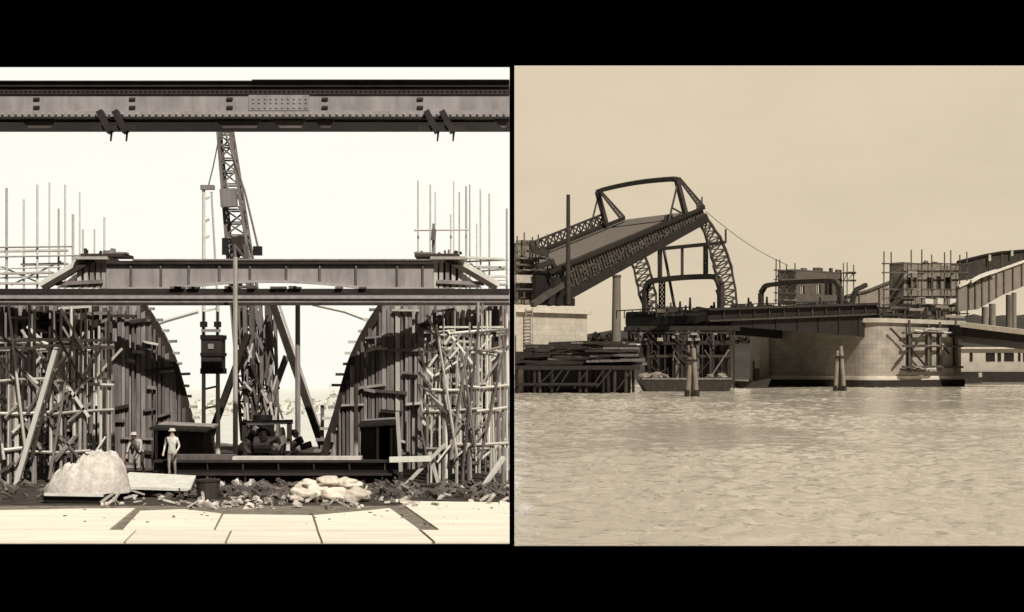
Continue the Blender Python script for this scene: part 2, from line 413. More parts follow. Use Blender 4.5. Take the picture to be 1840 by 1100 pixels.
# ---------- long beam crossing the site
d = 56.0; zr = lambda row: EYE + (HZ - row) / F * d
g = thing('long_beam', (PX(440, d), d, zr(548)), 'long steel beam spanning the whole site just below the arched girder', 'beam')
xa, xb = PX(-60, d), PX(915.5, d)
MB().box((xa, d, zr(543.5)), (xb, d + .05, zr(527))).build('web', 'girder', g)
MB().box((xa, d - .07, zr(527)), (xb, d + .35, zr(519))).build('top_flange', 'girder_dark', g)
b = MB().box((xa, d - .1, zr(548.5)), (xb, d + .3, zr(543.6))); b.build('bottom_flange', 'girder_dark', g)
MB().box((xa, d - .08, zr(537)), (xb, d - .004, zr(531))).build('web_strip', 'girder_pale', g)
for k in range(14):
    px = rnd(300, 660); MB().box((PX(px - 6, d), d - .2, zr(519)), (PX(px + 7, d), d + .12, zr(516 - rnd(0, 2)))).build('cleat', 'girder_mid', g)

# ---------- timber end frames over the beam
def end_frame(mir, label):
    dd = 57.2
    X = (lambda px: px) if not mir else (lambda px: 970 - px)
    g = thing('timber_bent', G(X(170), dd, P(0, 519, dd).z), label, 'timber frame', 'timber frames at the ends of the arched girder')
    MB().bar(P(X(78), 519, dd), P(X(168), 466, dd), .25, .2).build('rafter', 'dark_wood', g)
    MB().bar(P(X(72), 512, dd + .4), P(X(160), 461, dd + .4), .32, .2).build('rafter', 'bleached_wood', g)
    for px in (143, 155, 166, 177, 187):
        MB().bar(P(X(px), 518, dd + .2), P(X(px), 466, dd + .2), .16, .16).build('post', 'pale_wood' if px % 2 else 'mid_wood', g)
    for px in (150, 161, 172):
        MB().bar(P(X(px), 516, dd + .9), P(X(px), 474, dd + .9), .2, .1).build('post', 'black', g)
    MB().bar(P(X(100), 510, dd + .1), P(X(185), 506, dd + .1), .16).build('rail', 'mid_wood', g)
    MB().prism([P(X(104), 517, dd + 1.2), P(X(190), 517, dd + 1.2), P(X(190), 474, dd + 1.2), P(X(165), 470, dd + 1.2)], (0, .06, 0)).build('boarding', 'brown_wood', g)
    MB().box((min(PX(X(134), dd), PX(X(196), dd)), dd - .3, P(0, 467, dd).z), (max(PX(X(134), dd), PX(X(196), dd)), dd + 1.5, P(0, 462, dd).z)).build('platform', 'pale_wood', g)
    a, c = sorted((PX(X(146), dd), PX(X(225), dd)))
    MB().box((a, dd - .1, P(0, 461.5, dd).z), (c, dd + 1.3, P(0, 456, dd).z)).build('platform', 'dark_wood', g)
    a, c = sorted((PX(X(190), dd), PX(X(226), dd)))
    MB().box((a, dd - .05, P(0, 455.8, dd).z), (c, dd + .5, P(0, 453, dd).z)).build('platform', 'mid_wood', g)
    for k in range(8):
        px = rnd(140, 225); MB().bar(P(X(px), 457, dd + .2), P(X(px + rnd(-3, 3)), 457 - rnd(3, 11), dd + .2), rnd(.08, .16)).build('stub', random.choice(['dark_wood', 'mid_wood']), g)
    return g
end_frame(False, 'raking timber frame with posts under the left end of the arched girder')
end_frame(True, 'raking timber frame with posts under the right end of the arched girder')

# ---------- tall thin scaffolds above
def thin_scaffold(label, tops, rails, dd, boards):
    g = thing('pole_scaffold', G(tops[len(tops) // 2][0], dd), label, 'scaffold', 'pole scaffolds rising over the formwork')
    for px, r_, off, w_ in tops:
        MB().tube(G(px, dd + off), P(px + rnd(-1, 1), r_, dd + off), .055 * w_, .04 * w_, 6).build('standard', 'faint', g)
    for pa, ra, pb, rb, off in rails:
        MB().tube(P(pa, ra, dd + off), P(pb, rb, dd + off), .05, .045, 6).build('ledger', 'pale_wood' if off < 0 else 'faint', g)
    for pa, ra, pb, rb, off in boards:
        MB().bar(P(pa, ra, dd + off), P(pb, rb, dd + off), .5, .1).build('board', random.choice(['faint', 'pale_wood']), g)
T = [(12, 338, 0, 1.5), (43, 358, 1, 1.3), (67, 332, 0, 1.3), (88, 328, 2, 1), (105, 375, 1, 1.3), (117, 332, 2, 1.2), (131, 385, 0, 1.6), (143, 345, 2, 1), (150, 412, 1, 1.3), (169, 412, 2, 1), (187, 390, 0, 1.2)]
thin_scaffold('mist-pale pole scaffold rising above the left formwork, two long rails across it', T, [(-30, 445, 130, 443, -.1), (-30, 462, 150, 459, -.1), (-30, 484, 110, 480, .5), (-30, 500, 100, 497, 1), (20, 512, 110, 470, 1), (-20, 470, 70, 508, 1.5)], 68.0,
              [(-30, 452, 120, 450, .5), (0, 492, 95, 490, 0), (-30, 509, 70, 510, 0), (40, 476, 120, 474, 1)])
T = [(752, 325, 0, 1.2), (773, 332, 1, 1.2), (783, 345, 2, 1), (811, 385, 0, 1.3), (816, 325, 2, 1.1), (826, 345, 1, 1), (838, 335, 0, 1.4), (845, 332, 2, 1), (858, 402, 1, 1.3), (864, 340, 0, 1.2), (880, 348, 2, 1.3), (911, 375, 0, 1.5)]
thin_scaffold('mist-pale pole scaffold rising above the right formwork, one short crossbar', T, [(744, 414, 842, 413, -.3), (800, 472, 914, 467, 0), (820, 490, 914, 484, .5), (850, 505, 914, 503, 0), (846, 474, 900, 512, 1)], 68.0,
              [(815, 462, 905, 466, 0), (850, 480, 912, 481, 1), (860, 497, 912, 497, .2), (880, 511, 913, 512, 0)])
# dark short mast on the right platform
g = thing('short_mast', P(779, 455, 60), 'short dark post with a block standing on the right timber platform', 'mast')
MB().tube(P(779, 456, 60), P(779, 402, 60), .09, .06).build('post', 'mid_wood', g)
MB().bar(P(778, 432, 59.8), P(780, 412, 59.8), .2, .2).build('block', 'brown_wood', g)

# ---------- arch formwork
def formwork(mir, label):
    X = (lambda px: px) if not mir else (lambda px: 943 - px)
    edge = [(548, 255), (580, 276), (610, 293), (650, 311), (695, 324), (740, 336), (790, 352), (860, 372)]
    xo = -40 if not mir else 26
    def top_row(px):
        if px <= 255: return 548
        for (r0, a), (r1, c) in zip(edge[:-1], edge[1:]):
            if px <= c: return r0 + (r1 - r0) * (px - a) / (c - a)
        return 858
    def xe(row):
        for (r0, a), (r1, c) in zip(edge[:-1], edge[1:]):
            if row <= r1: return a + (c - a) * (row - r0) / (r1 - r0)
        return 372
    def pt(px, row, off=0):
        u = (px - xo) / (372 - xo); dd = 57.1 + 2.6 * u * u - off
        p = P(X(px), row, dd); return V((p.x, p.y, max(0, p.z)))
    def foot(px, off=0): return pt(px, 900, off)
    g = thing('arch_formwork', foot(170), label, 'formwork', 'arched timber formworks either side of the opening')
    b = MB(); cols = [xo + (371 - xo) * i / 60 for i in range(61)]
    fr = []
    for px in cols: fr += [foot(px), pt(px, top_row(px))]
    o = len(fr); fs = []
    for i in range(60):
        q = (2 * i, 2 * i + 1, 2 * i + 3, 2 * i + 2); fs += [q, tuple(k + o for k in q[::-1]), (2 * i + 1, 2 * i + 3, o + 2 * i + 3, o + 2 * i + 1)]
    b.add(fr + [p + V((0, .5, 0)) for p in fr], fs); b.build('sheeting', 'sheet', g)
    px = xo
    while px < 366:
        t = top_row(px) + (rnd(0, 70) if random.random() < .25 else 2); wd = rnd(.09, .2)
        lowc = foot(px, .16) if random.random() < .7 else pt(px, 858 - rnd(20, 140), .16)
        MB().bar(lowc, pt(px, min(850, t), .16), wd, .14, (0, 1, 0)).build('stud', random.choice(['mid_wood', 'brown_wood', 'mid_wood', 'pale_wood', 'dark_wood'] if px < 230 else ['mid_wood', 'brown_wood', 'brown_wood', 'mid_wood']), g)
        px += rnd(5.0, 10.5) if px < 250 else rnd(5, 9)
    pts = [pt(xe(r_), r_, .14) for r_ in range(548, 860, 12)]
    MB().path(pts, .34, .25, (0, 1, 0)).build('edge_rib', 'dark_wood', g)
    for k in range(52):
        r_ = rnd(554, 846); p0 = rnd(xo, xe(r_) - 30); p1 = min(xe(r_) - 3, p0 + rnd(14, 60))
        MB().bar(pt(p0, r_, .34), pt(p1, r_ + rnd(-8, 8), .34), .12, rnd(.08, .16)).build('waling', random.choice(['mid_wood', 'pale_wood', 'mid_wood', 'brown_wood', 'dark_wood']), g)
    for k in range(14):
        r_ = 556 + k * 19.5; p = pt(xe(r_), r_, .1); s_ = -1 if mir else 1
        MB().bar(p - V((s_ * .25, 0, 0)), p + V((s_ * rnd(.35, .62), 0, rnd(-.03, .03))), .22, .12).build('lagging_end', random.choice(['mid_wood', 'pale_wood']), g)
    return g
formwork(False, 'left curved arch formwork of dark boards and studs, edge bulging out towards its foot')
formwork(True, 'right curved arch formwork of dark boards and studs, edge bulging out towards its foot')

# ---------- front scaffolds
def front_scaffold(label, px0, px1, seed, levels, nst, nbr):
    random.seed(seed)
    g = thing('timber_scaffold', G((px0 + px1) / 2, 53), label, 'scaffold', 'timber scaffolds in front of the formwork')
    ds = (50.5, 53, 55.5)
    cols = ['pale_wood', 'pale_wood', 'mid_wood', 'bleached_wood', 'mid_wood', 'brown_wood']
    for k in range(nst):
        px = px0 + (px1 - px0) * (k + rnd(.1, .9)) / nst; dd = random.choice(ds)
        z0 = 0 if random.random() < .6 else rnd(1, 4); z1 = rnd(4.5, 7.0) if random.random() < .6 else rnd(2.5, 5)
        if z1 < z0 + 1: z1 = z0 + 2
        MB().tube(G(px, dd, z0), G(min(915, px + rnd(-3, 3)), dd, z1), rnd(.035, .085), rnd(.03, .055)).build('standard', random.choice(cols), g)
    for row in levels:
        for dd in ds[:2]:
            z = P(0, row, 53).z + rnd(-.1, .1); a = px0
            while a < px1 - 15:
                e = min(px1, a + rnd(50, 130))
                zb_ = z + rnd(-.16, .16); MB().tpath([G(a, dd - .1, z + rnd(-.1, .1)), G((a + e) / 2, dd - .1, (z + zb_) / 2 - rnd(-.03, .08)), G(e, dd - .1, zb_)], rnd(.035, .075)).build('ledger', random.choice(['pale_wood', 'pale_wood', 'mid_wood', 'bleached_wood']), g)
                a = e - 8
        for k in range(2):
            a = rnd(px0, px1 - 60)
            MB().bar(G(a, 51.8, z + .13), G(min(915, a + rnd(40, 80)), 51.8, z + .13), .45, .07).build('platform_board', random.choice(['bleached_wood', 'pale_wood']), g)
    for k in range(nbr):
        px = rnd(px0, px1 - 40); z = rnd(.1, 5.2); dd = random.choice(ds) - .2
        s_ = random.choice((-1, 1)); ln = rnd(20, 60); qx = min(915, max(px0 - 10, px + s_ * ln))
        MB().bar(G(px, dd, z), G(qx, dd, min(7, z + ln / 45 * rnd(.6, 1.8))), .06, rnd(.05, .11)).build('brace', random.choice(['bleached_wood', 'pale_wood', 'mid_wood', 'brown_wood']), g)
    for k in range(5):
        px = rnd(px0, px1 - 50); MB().tube(G(px, 50.2, rnd(0, 1.5)), G(min(915, px + rnd(15, 60) * random.choice((1, 1, -1))), 50.2, rnd(4.5, 6.8)), .06, .045).build('long_brace', random.choice(['pale_wood', 'mid_wood', 'bleached_wood', 'brown_wood']), g)
    return g
front_scaffold('tangled timber scaffold before the left formwork, a long pale raking pole beside it', -30, 205, 11, (612, 626, 682, 742, 806), 70, 84)
front_scaffold('tangled timber scaffold before the right formwork, trestle legs at its foot', 762, 914, 23, (600, 632, 690, 735, 800), 56, 70)
random.seed(5)
def prop(name, a, c, wd, m, label, cat, grp=None):
    return tag(MB().bar(a, c, wd, wd).build(name, m), label, cat, grp)
prop('raking_pole', G(28, 49, 0), P(100, 630, 49.5), .17, 'bleached_wood', 'long pale raking pole leaning against the left scaffold', 'pole')
prop('raking_pole', G(868, 49, 0), P(905, 822, 50), .14, 'bleached_wood', 'short pale raking pole at the far right foot of the scaffold', 'pole')
g = thing('trestle', G(755, 48.5), 'pale timber trestle with splayed legs standing by the right scaffold', 'trestle')
MB().bar(G(722, 48.5, .0), P(800, 798, 48.5), .13).build('leg', 'pale_wood', g)
MB().bar(P(772, 812, 48.7), G(790, 48.7, 0), .13).build('leg', 'pale_wood', g)
MB().bar(P(714, 740, 48.9), G(722, 48.9, 0), .13).build('upright', 'pale_wood', g)
MB().bar(P(700, 826, 48.3), P(775, 824, 48.3), .14, .2).build('crossbar', 'bleached_wood', g)

# ---------- derrick
d = 70.0
g = thing('derrick', G(468, d), 'tall leaning lattice derrick mast between the two formworks with raking legs', 'crane')
pa, pb = G(470, d, .6), P(400, 195, d)
b = MB(); b.lattice(pa, pb, (.85, 0, 0), (0, .85, 0), (.28, 0, 0), (0, .3, 0), 26, .15, .08); b.build('mast', 'mid_wood', g)
b = MB(); b.lattice(G(463, d - 1.2, .6), P(432, 440, d - 1.2), (.45, 0, 0), (0, .3, 0), (.25, 0, 0), (0, .25, 0), 14, .13, .08); b.build('inner_mast', 'brown_wood', g)
MB().bar(P(412, 372, d - 1), P(410, 340, d - 1), .8, .5).build('mast_box', 'girder', g)
MB().bar(P(431, 459, d - 1), P(427, 425, d - 1), .6, .5).build('mast_box', 'dark_wood', g)
MB().bar(P(405, 458, d - 1), P(405, 428, d - 1), .3, .3).build('mast_box', 'black', g)
MB().bar(P(488, 540, d - 3), G(584, d - 3, 0), .46, .3).build('raking_leg', 'tar_wood', g)
MB().bar(P(499, 540, d - 2.4), G(590, d - 2.4, .0), .12, .12).build('raking_leg', 'pale_wood', g)
MB().bar(P(446, 600, d - 3), G(366, d - 3, 0), .42, .3).build('raking_leg', 'tar_wood', g)
MB().bar(P(515, 640, d - 2), P(460, 790, d - 2), .25, .3).build('raking_leg', 'mid_wood', g)
for a, c in (((435, 550), (500, 700)), ((500, 560), (440, 720)), ((440, 650), (505, 790))):
    MB().bar(P(*a, d - 1.4), P(*c, d - 1.4), .2).build('cross_brace', 'mid_wood', g)
for px, wd, m in ((440, .2, 'mid_wood'), (452, .26, 'brown_wood'), (482, .34, 'brown_wood'), (468, .16, 'mid_wood'), (494, .14, 'mid_wood')):
    MB().bar(P(px, 540, d - 1.8), G(px + 6, d - 1.8, 0), wd, .3).build('post', m, g)
MB().tpath([P(404, 236, d - .5), P(440, 345, d - .5), P(464, 446, d - .5)], .06).build('hoist_cable', 'rope', g)
MB().tpath([P(396, 236, d - .5), P(383, 300, d - .5), P(374, 336, d - .6)], .035).build('hoist_cable', 'rope', g)
MB().bar(P(463, 459, d - .6), P(463, 443, d - .6), .42, .4).build('hook_block', 'black', g)
for k in range(40):
    px = rnd(432, 500); r_ = rnd(560, 770)
    MB().bar(P(px, r_, d - 2.2), P(px + rnd(-18, 18), r_ + rnd(15, 50), d - 2.2), rnd(.05, .12)).build('lacing', random.choice(['mid_wood', 'brown_wood', 'pale_wood', 'dark_wood']), g)

# ---------- hoist mast and skip
d = 66.0
g = thing('hoist_mast', G(378, d), 'slender twin pole hoist mast with a pulley head left of the derrick', 'mast')
MB().tube(G(366, d), P(366, 340, d), .11, .08).build('pole', 'faint', g)
MB().tube(G(392, d), P(391, 545, d), .12, .09).build('pole', 'faint', g)
MB().tube(P(391, 545, d), P(380, 345, d), .06, .05).build('pole', 'faint', g)
MB().bar(P(361, 337, d), P(385, 337, d), .3, .22).build('pulley_head', 'mid_wood', g)
for r_ in (360, 400, 430, 560, 700, 735, 770):
    MB().bar(P(364, r_, d + .1), P(392 if r_ > 500 else 376, r_ - 6, d + .1), .1).build('rung', 'faint', g)
d = 65.0
g = thing('skip', P(379, 672, d), 'dark rectangular hoisting skip hanging between the twin poles', 'hoist bucket')
b = MB(); zz = lambda r_: P(0, r_, d).z
b.box((PX(361, d), d, zz(668)), (PX(398, d), d + .9, zz(604))); b.build('body', 'girder_dark', g)
for a in ((360, 602, 400, 610), (360, 634, 400, 640), (360, 662, 400, 672)): MB().box((PX(a[0], d), d - .05, zz(a[3])), (PX(a[2], d), d + .95, zz(a[1]))).build('band', 'black', g)
for px in (366, 391): MB().bar(P(px, 604, d + .4), P(px, 560, d + .4), .1).build('hanger', 'black', g)
for px in (366, 391): MB().bar(P(px, 588, d + .3), P(px, 578, d + .3), .3, .3).build('sheave', 'black', g)
MB().bar(P(362, 594, d + .3), P(396, 594, d + .3), .14).build('yoke', 'mid_wood', g)
MB().box((PX(374, d), d - .04, zz(627)), (PX(384, d), d - .001, zz(618))).build('plate', 'mid_wood', g)

# ---------- free poles
def pole(px, row, dd, r, m, label, base=0.0): return tag(MB().tube(G(px, dd, base), P(px, row, dd), r, r * .85).build('pole', m), label, 'pole')
pole(423, 462, 54.5, .11, 'pale_wood', 'pale upright pole passing in front of the arched girder at the derrick')
pole(535, 549, 62, .14, 'mid_wood', 'grey upright pole right of the derrick, under the long beam')
pole(640, 690, 52, .09, 'pale_wood', 'short pale post at the left corner of the right shed')
tag(MB().tpath([P(262, 590, 66), P(300, 576, 66), P(356, 560, 66)], .1).build('bent_rod', 'faint'), 'thin bowed rod from the left formwork to the hoist mast', 'rod')
tag(MB().tpath([P(562, 547, 66), P(620, 560, 66), P(672, 580, 66)], .1).build('bent_rod', 'faint'), 'thin bowed rod from the long beam to the right formwork', 'rod')

# ---------- winch at the derrick foot
d = 60.0
g = thing('winch', G(480, d), 'dark winch engine with drum and frame at the foot of the derrick', 'winch')
MB().box((PX(432, d), d, 0), (PX(528, d), d + 2, .35)).build('bed', 'mid_wood', g)
MB().tube(G(458, d + .3, .9), G(500, d + .3, .9), .38, .38, 16).build('drum', 'girder_dark', g)
MB().tube(G(448, d + .3, 1.0), G(452, d + .3, 1.0), .7, .7, 18).build('gear', 'girder_dark', g)
MB().tube(G(505, d + .3, 1.0), G(509, d + .3, 1.0), .7, .7, 18).build('gear', 'girder_dark', g)
MB().tube(G(472, d + 1.5, .35), G(472, d + 1.5, 2.2), .45, .45, 14).build('boiler', 'black', g)
for px in (440, 520): MB().bar(G(px, d, .3), G(px, d, 1.9), .2).build('frame_post', 'dark_wood', g)
MB().bar(G(436, d, 1.9), G(526, d, 1.95), .2).build('frame_beam', 'brown_wood', g)

random.seed(66)
for k in range(26):
    px = rnd(425, 545); dd = rnd(52, 58.5); z = rnd(.1, 1.5)
    o = MB().bar(G(px, dd, z), G(px + rnd(-22, 22), dd + rnd(-.3, .3), max(.08, z + rnd(-.5, .7))), rnd(.1, .25), rnd(.1, .3)).build('timber_offcut', random.choice(['mid_wood', 'brown_wood', 'pale_wood', 'dark_wood', 'black']))
    tag(o, 'timber offcut in the jumbled heap around the winch at the derrick foot', 'timber', 'offcuts heaped round the winch')
# ---------- heavy beams on the ground
def ibeam(name, pa, pb, dd, z0, h, wd, label):
    g = thing(name, G((pa + pb) / 2, dd, z0), label, 'beam', 'heavy steel beams lying across the ground')
    xa, xb = PX(pa, dd), PX(pb, dd)
    MB().box((xa, dd, z0), (xb, dd + wd, z0 + .09)).build('bottom_flange', 'black', g)
    MB().box((xa, dd, z0 + h - .08), (xb, dd + wd, z0 + h)).build('top_flange', 'girder_dark', g)
    MB().box((xa, dd + wd * .4, z0 + .09), (xb, dd + wd * .6, z0 + h - .08)).build('web', 'girder_dark', g)
    for k in range(7):
        px = pa + (pb - pa) * (k + .5) / 7
        MB().box((PX(px, dd), dd + .04, z0 + .09), (PX(px + 2.5, dd), dd + wd * .4, z0 + h - .08)).build('stiffener', 'girder_dark', g)
ibeam('steel_beam', 285, 716, 49.4, 0, .47, .7, 'black steel beam lying on the ground, lowest of the stacked pair')
ibeam('steel_beam', 275, 722, 49.7, .47, .46, .6, 'black steel beam lying on top of the lowest beam')
tag(MB().bar(G(420, 50.1, 1.0), G(650, 50.1, 1.0), .5, .12).build('plank', 'pale_wood'), 'pale plank lying along the top of the upper black beam', 'plank')
tag(MB().box((PX(300, 50), 50.2, .93), (PX(418, 50), 50.8, 1.1)).build('timber_baulk', 'brown_wood'), 'dark timber lying on the left end of the upper black beam', 'timber')

# ---------- sheds
def shed(px0, px1, r0, dd, open0, open1, label, slope):
    g = thing('shed', G((px0 + px1) / 2, dd), label, 'shed', 'dark open sheds beside the beams')
    z1 = P(0, r0, dd).z; xa, xb = PX(px0, dd), PX(px1, dd); oa, ob = PX(open0, dd), PX(open1, dd)
    b = MB().box((xa, dd, .02), (oa, dd + .12, z1)).box((ob, dd, .02), (xb, dd + .12, z1)).box((xa, dd + 1.9, .02), (xb, dd + 2, z1)).box((xa, dd + .121, .02), (xa + .1, dd + 1.899, z1)).box((xb - .1, dd + .121, .02), (xb, dd + 1.899, z1))
    b.build('wall', 'dark_wood', g)
    MB().prism([(xa - .12, dd - .2, z1), (xb + .12, dd - .2, z1 + slope), (xb + .12, dd + 2.2, z1 + slope + .15), (xa - .12, dd + 2.2, z1 + .15)], (0, 0, .09)).build('roof', 'mid_wood', g)
    for x in (oa - .05, ob + .05): MB().bar((x, dd - .06, 0), (x, dd - .06, z1 - .01), .1).build('door_post', 'mid_wood', g)
shed(276, 366, 772, 54.2, 284, 318, 'dark open shed with a black doorway behind the standing worker', -.1)
shed(648, 708, 768, 53.5, 681, 701, 'dark open shed with a doorway at the right end of the beams', .1)

# ---------- canvas heap on a sledge
d = 43.2
g = thing('covered_heap', G(138, d), 'big pale canvas covered heap on a low dark sledge, front left', 'covered pile')
cx = PX(138, d); b = MB(); nu, nv = 96, 40; random.seed(17)
lumps = [(rnd(-.85, .85), rnd(-.9, .5), rnd(.13, .24)) for _ in range(26)]; vs = []; fs = []
for j in range(nv + 1):
    r_ = j / nv
    for i in range(nu):
        ph = 2 * math.pi * i / nu; x = math.cos(ph) * r_; y = math.sin(ph) * r_
        h = (1 - r_ ** 4.5) ** .75 if r_ < 1 else 0
        peak = .82 + .20 * max(-1, min(1, x * 1.9 - .1))
        z = .26 + 1.32 * h * peak
        q = V((x * 2.2, y * 2.2, 3.3))
        z += .30 * h * noise.noise(q) + .34 * (.2 + h) * (abs(noise.noise(q * 1.6)) - .2) + .24 * h * max(math.exp(-((x - lx) ** 2 + (y - ly) ** 2) / lr ** 2) for lx, ly, lr in lumps) - .10 * h + .10 * h * (abs(noise.noise(q * 3.4)) - .15) + .06 * noise.noise(q * 9) * h
        sk = 1 + .07 * noise.noise(V((math.cos(ph) * 2, math.sin(ph) * 2, 8)))
        vs.append((cx + x * 1.42 * sk, d + 1.1 + y * 1.05 * sk, max(.2, z)))
for j in range(nv):
    for i in range(nu): fs.append((j * nu + i, j * nu + (i + 1) % nu, (j + 1) * nu + (i + 1) % nu, (j + 1) * nu + i))
b.add(vs, fs); b.build('canvas', 'canvas', g, True)
b = MB().bar(G(80, d - .12, .3), G(186, d - .12, .27), .09, .09); b.build('sledge_rim', 'bleached_wood', g)
MB().prism([G(72, d - .05, .26), G(200, d - .05, .22), G(190, d - .05, .02), G(84, d - .05, .02)], (0, 2.0, 0)).build('sledge', 'black', g)

# ---------- pale board, tub, drum, stones, sacks
d = 45.0
g = thing('board_stack', G(285, d), 'pale slightly tilted board pallet on dark blocks beside the canvas heap', 'pallet')
MB().prism([G(212, d, .30), G(342, d, .22), G(352, d + 2.0, .50), G(232, d + 2.0, .62)], (0, 0, .09)).build('board', 'bleached_wood', g)
for px in (236, 322): MB().box((PX(px, d), d + .1, .0), (PX(px + 14, d), d + 1.7, .21)).build('block', 'black', g)
g = thing('tub', G(372, 44.5), 'dark open tub standing on the floor edge in front of the beams', 'tub')
MB().tube(G(374, 44.5, 0), G(374, 44.5, .62), .33, .40, 14).build('body', 'dark_wood', g)
MB().tube(G(374, 44.5, .60), G(374, 44.5, .66), .42, .42, 14).build('hoop', 'girder_dark', g)
g = thing('debris_box', G(425, 45.2), 'low dark timber box full of scraps in front of the beams', 'box')
MB().box((PX(398, 45.2), 45.2, 0), (PX(455, 45.2), 46, .34)).build('body', 'brown_wood', g)
for k in range(9): px = rnd(400, 450); MB().bar(G(px, 45.3 + rnd(0, .6), .36), G(px + rnd(-14, 14), 45.3 + rnd(0, .6), .40 + rnd(0, .18)), .09).build('scrap', random.choice(['pale_wood', 'mid_wood', 'bleached_wood']), g)
for i, (px, dd, z, rx, rz, s_) in enumerate([(541, 43.6, 0, .36, .36, 1), (568, 43.9, 0, .38, .40, 2), (600, 43.5, 0, .4, .38, 3), (636, 43.6, 0, .42, .36, 4), (556, 44.3, .45, .36, .26, 5), (590, 44.2, .5, .42, .3, 6), (624, 44.2, .46, .40, .27, 7)]):
    o = MB().blob(G(px, dd, z * .8 + rz * .55), (rx * 1.15, .36, rz * .72), s_, .55, 20, 12, 1.9, z).build('sack', 'sack', None, True)
    tag(o, 'pale bulging sack in the heap on the floor before the black beams', 'sack', 'sacks heaped before the beams')
# rubble
b = MB(); random.seed(31)
for k in range(620):
    dd = rnd(44.4, 49.2); px = rnd(200, 914) if k % 3 else rnd(-20, 914)
    s_ = rnd(.03, .13)
    if k % 2 == 0: b.bar(G(px, dd, .05 + s_ * .3), G(min(913, px + rnd(-30, 30)), dd + rnd(-.4, .4), .06 + rnd(0, .3)), rnd(.05, .12))
    else: b.blob(G(px, dd, s_ * .4), (s_ * 1.3, s_, s_), k, 1.2, 5, 3, 3)
for k in range(45):
    dd = rnd(37, 42); px = rnd(5, 910); s_ = rnd(.012, .04); b.blob(G(px, dd, .055 + s_ * .3), (s_ * 1.6, s_, s_ * .6), k, 1, 5, 3, 3)
struct(b.build('rubble', 'rubble'), 'stuff')

b = MB(); random.seed(32)
for k in range(190):
    dd = rnd(41.2, 47.5) if k % 3 else rnd(41, 43.5); px = rnd(345, 540) if k % 2 else rnd(180, 914); s_ = rnd(.02, .10)
    if k % 4 == 0: b.bar(G(px, dd, .06 + s_ * .5), G(min(913, px + rnd(-26, 26)), dd + rnd(-.4, .4), .08 + rnd(0, .3)), rnd(.04, .1))
    else: b.blob(G(px, dd, .05 + s_ * .4), (s_ * 1.4, s_, s_), k, 1.2, 5, 3, 3)
struct(b.build('debris', 'debris'), 'stuff')
# ---------- scrub far behind the opening
b = MB(); random.seed(3)
for k in range(520):
    px = rnd(350, 660); dd = rnd(120, 150); hgt = .8 + 1.6 * noise.noise(V((px * .05, 0, 0))) + (1.6 if px > 590 else 0)
    z = rnd(0, 1) ** .8 * hgt; c = G(px, dd, z); s_ = rnd(.15, .4)
    u = V((rnd(-1, 1), rnd(-1, 1), rnd(-1, 1))).normalized() * s_; v_ = V((rnd(-1, 1), rnd(-1, 1), rnd(-1, 1))).normalized() * s_
    b.add([c - u, c + v_, c + u, c - v_], [(0, 1, 2, 3)])
struct(b.build('scrub', 'leaf'), 'stuff')

# ---------- people
def person(label, joints, edges, radii, loc, head, m_top, m_leg, zsplit, hat=True):
    """skin-modifier figure; joints relative to the feet"""
    me = bpy.data.meshes.new('person'); me.from_pydata(joints, edges, [])
    o = bpy.data.objects.new('person', me); COL.objects.link(o); o.location = loc; o['_o'] = tuple(loc)
    sk = o.modifiers.new('skin', 'SKIN'); sk.use_smooth_shade = True
    for i, r in enumerate(radii): me.skin_vertices[0].data[i].radius = (r, r * .92)
    for i, v in enumerate(me.skin_vertices[0].data): v.use_root = (i == 0)
    sb = o.modifiers.new('sub', 'SUBSURF'); sb.levels = 1; sb.render_levels = 1
    bpy.context.view_layer.update()
    dg = bpy.context.evaluated_depsgraph_get()
    nm = bpy.data.meshes.new_from_object(o.evaluated_get(dg))
    o.modifiers.clear(); o.data = nm
    nm.materials.clear()
    for k in ('skin', m_top, m_leg): nm.materials.append(M[k])
    hands = [V(joints[i]) for i in HANDS]
    for p in nm.polygons:
        p.use_smooth = True
        c = p.center
        if (c - head).length < .20 or any((c - h_).length < .13 for h_ in hands): p.material_index = 0
        elif c.z > zsplit: p.material_index = 1
        else: p.material_index = 2
    o['label'] = label; o['category'] = 'person'
    # hat child
    hb = MB(); h0 = V(loc) + head + V((0, 0, .05))
    hb.tube(h0, h0 + V((0, 0, .015)), .145, .14, 14).tube(h0 + V((0, 0, .015)), h0 + V((0, 0, .10)), .115, .09, 14)
    hb.build('hat', 'cloth_pale', o)
    fb = MB()   # nose and brow give the head a face
    return o
HANDS = []
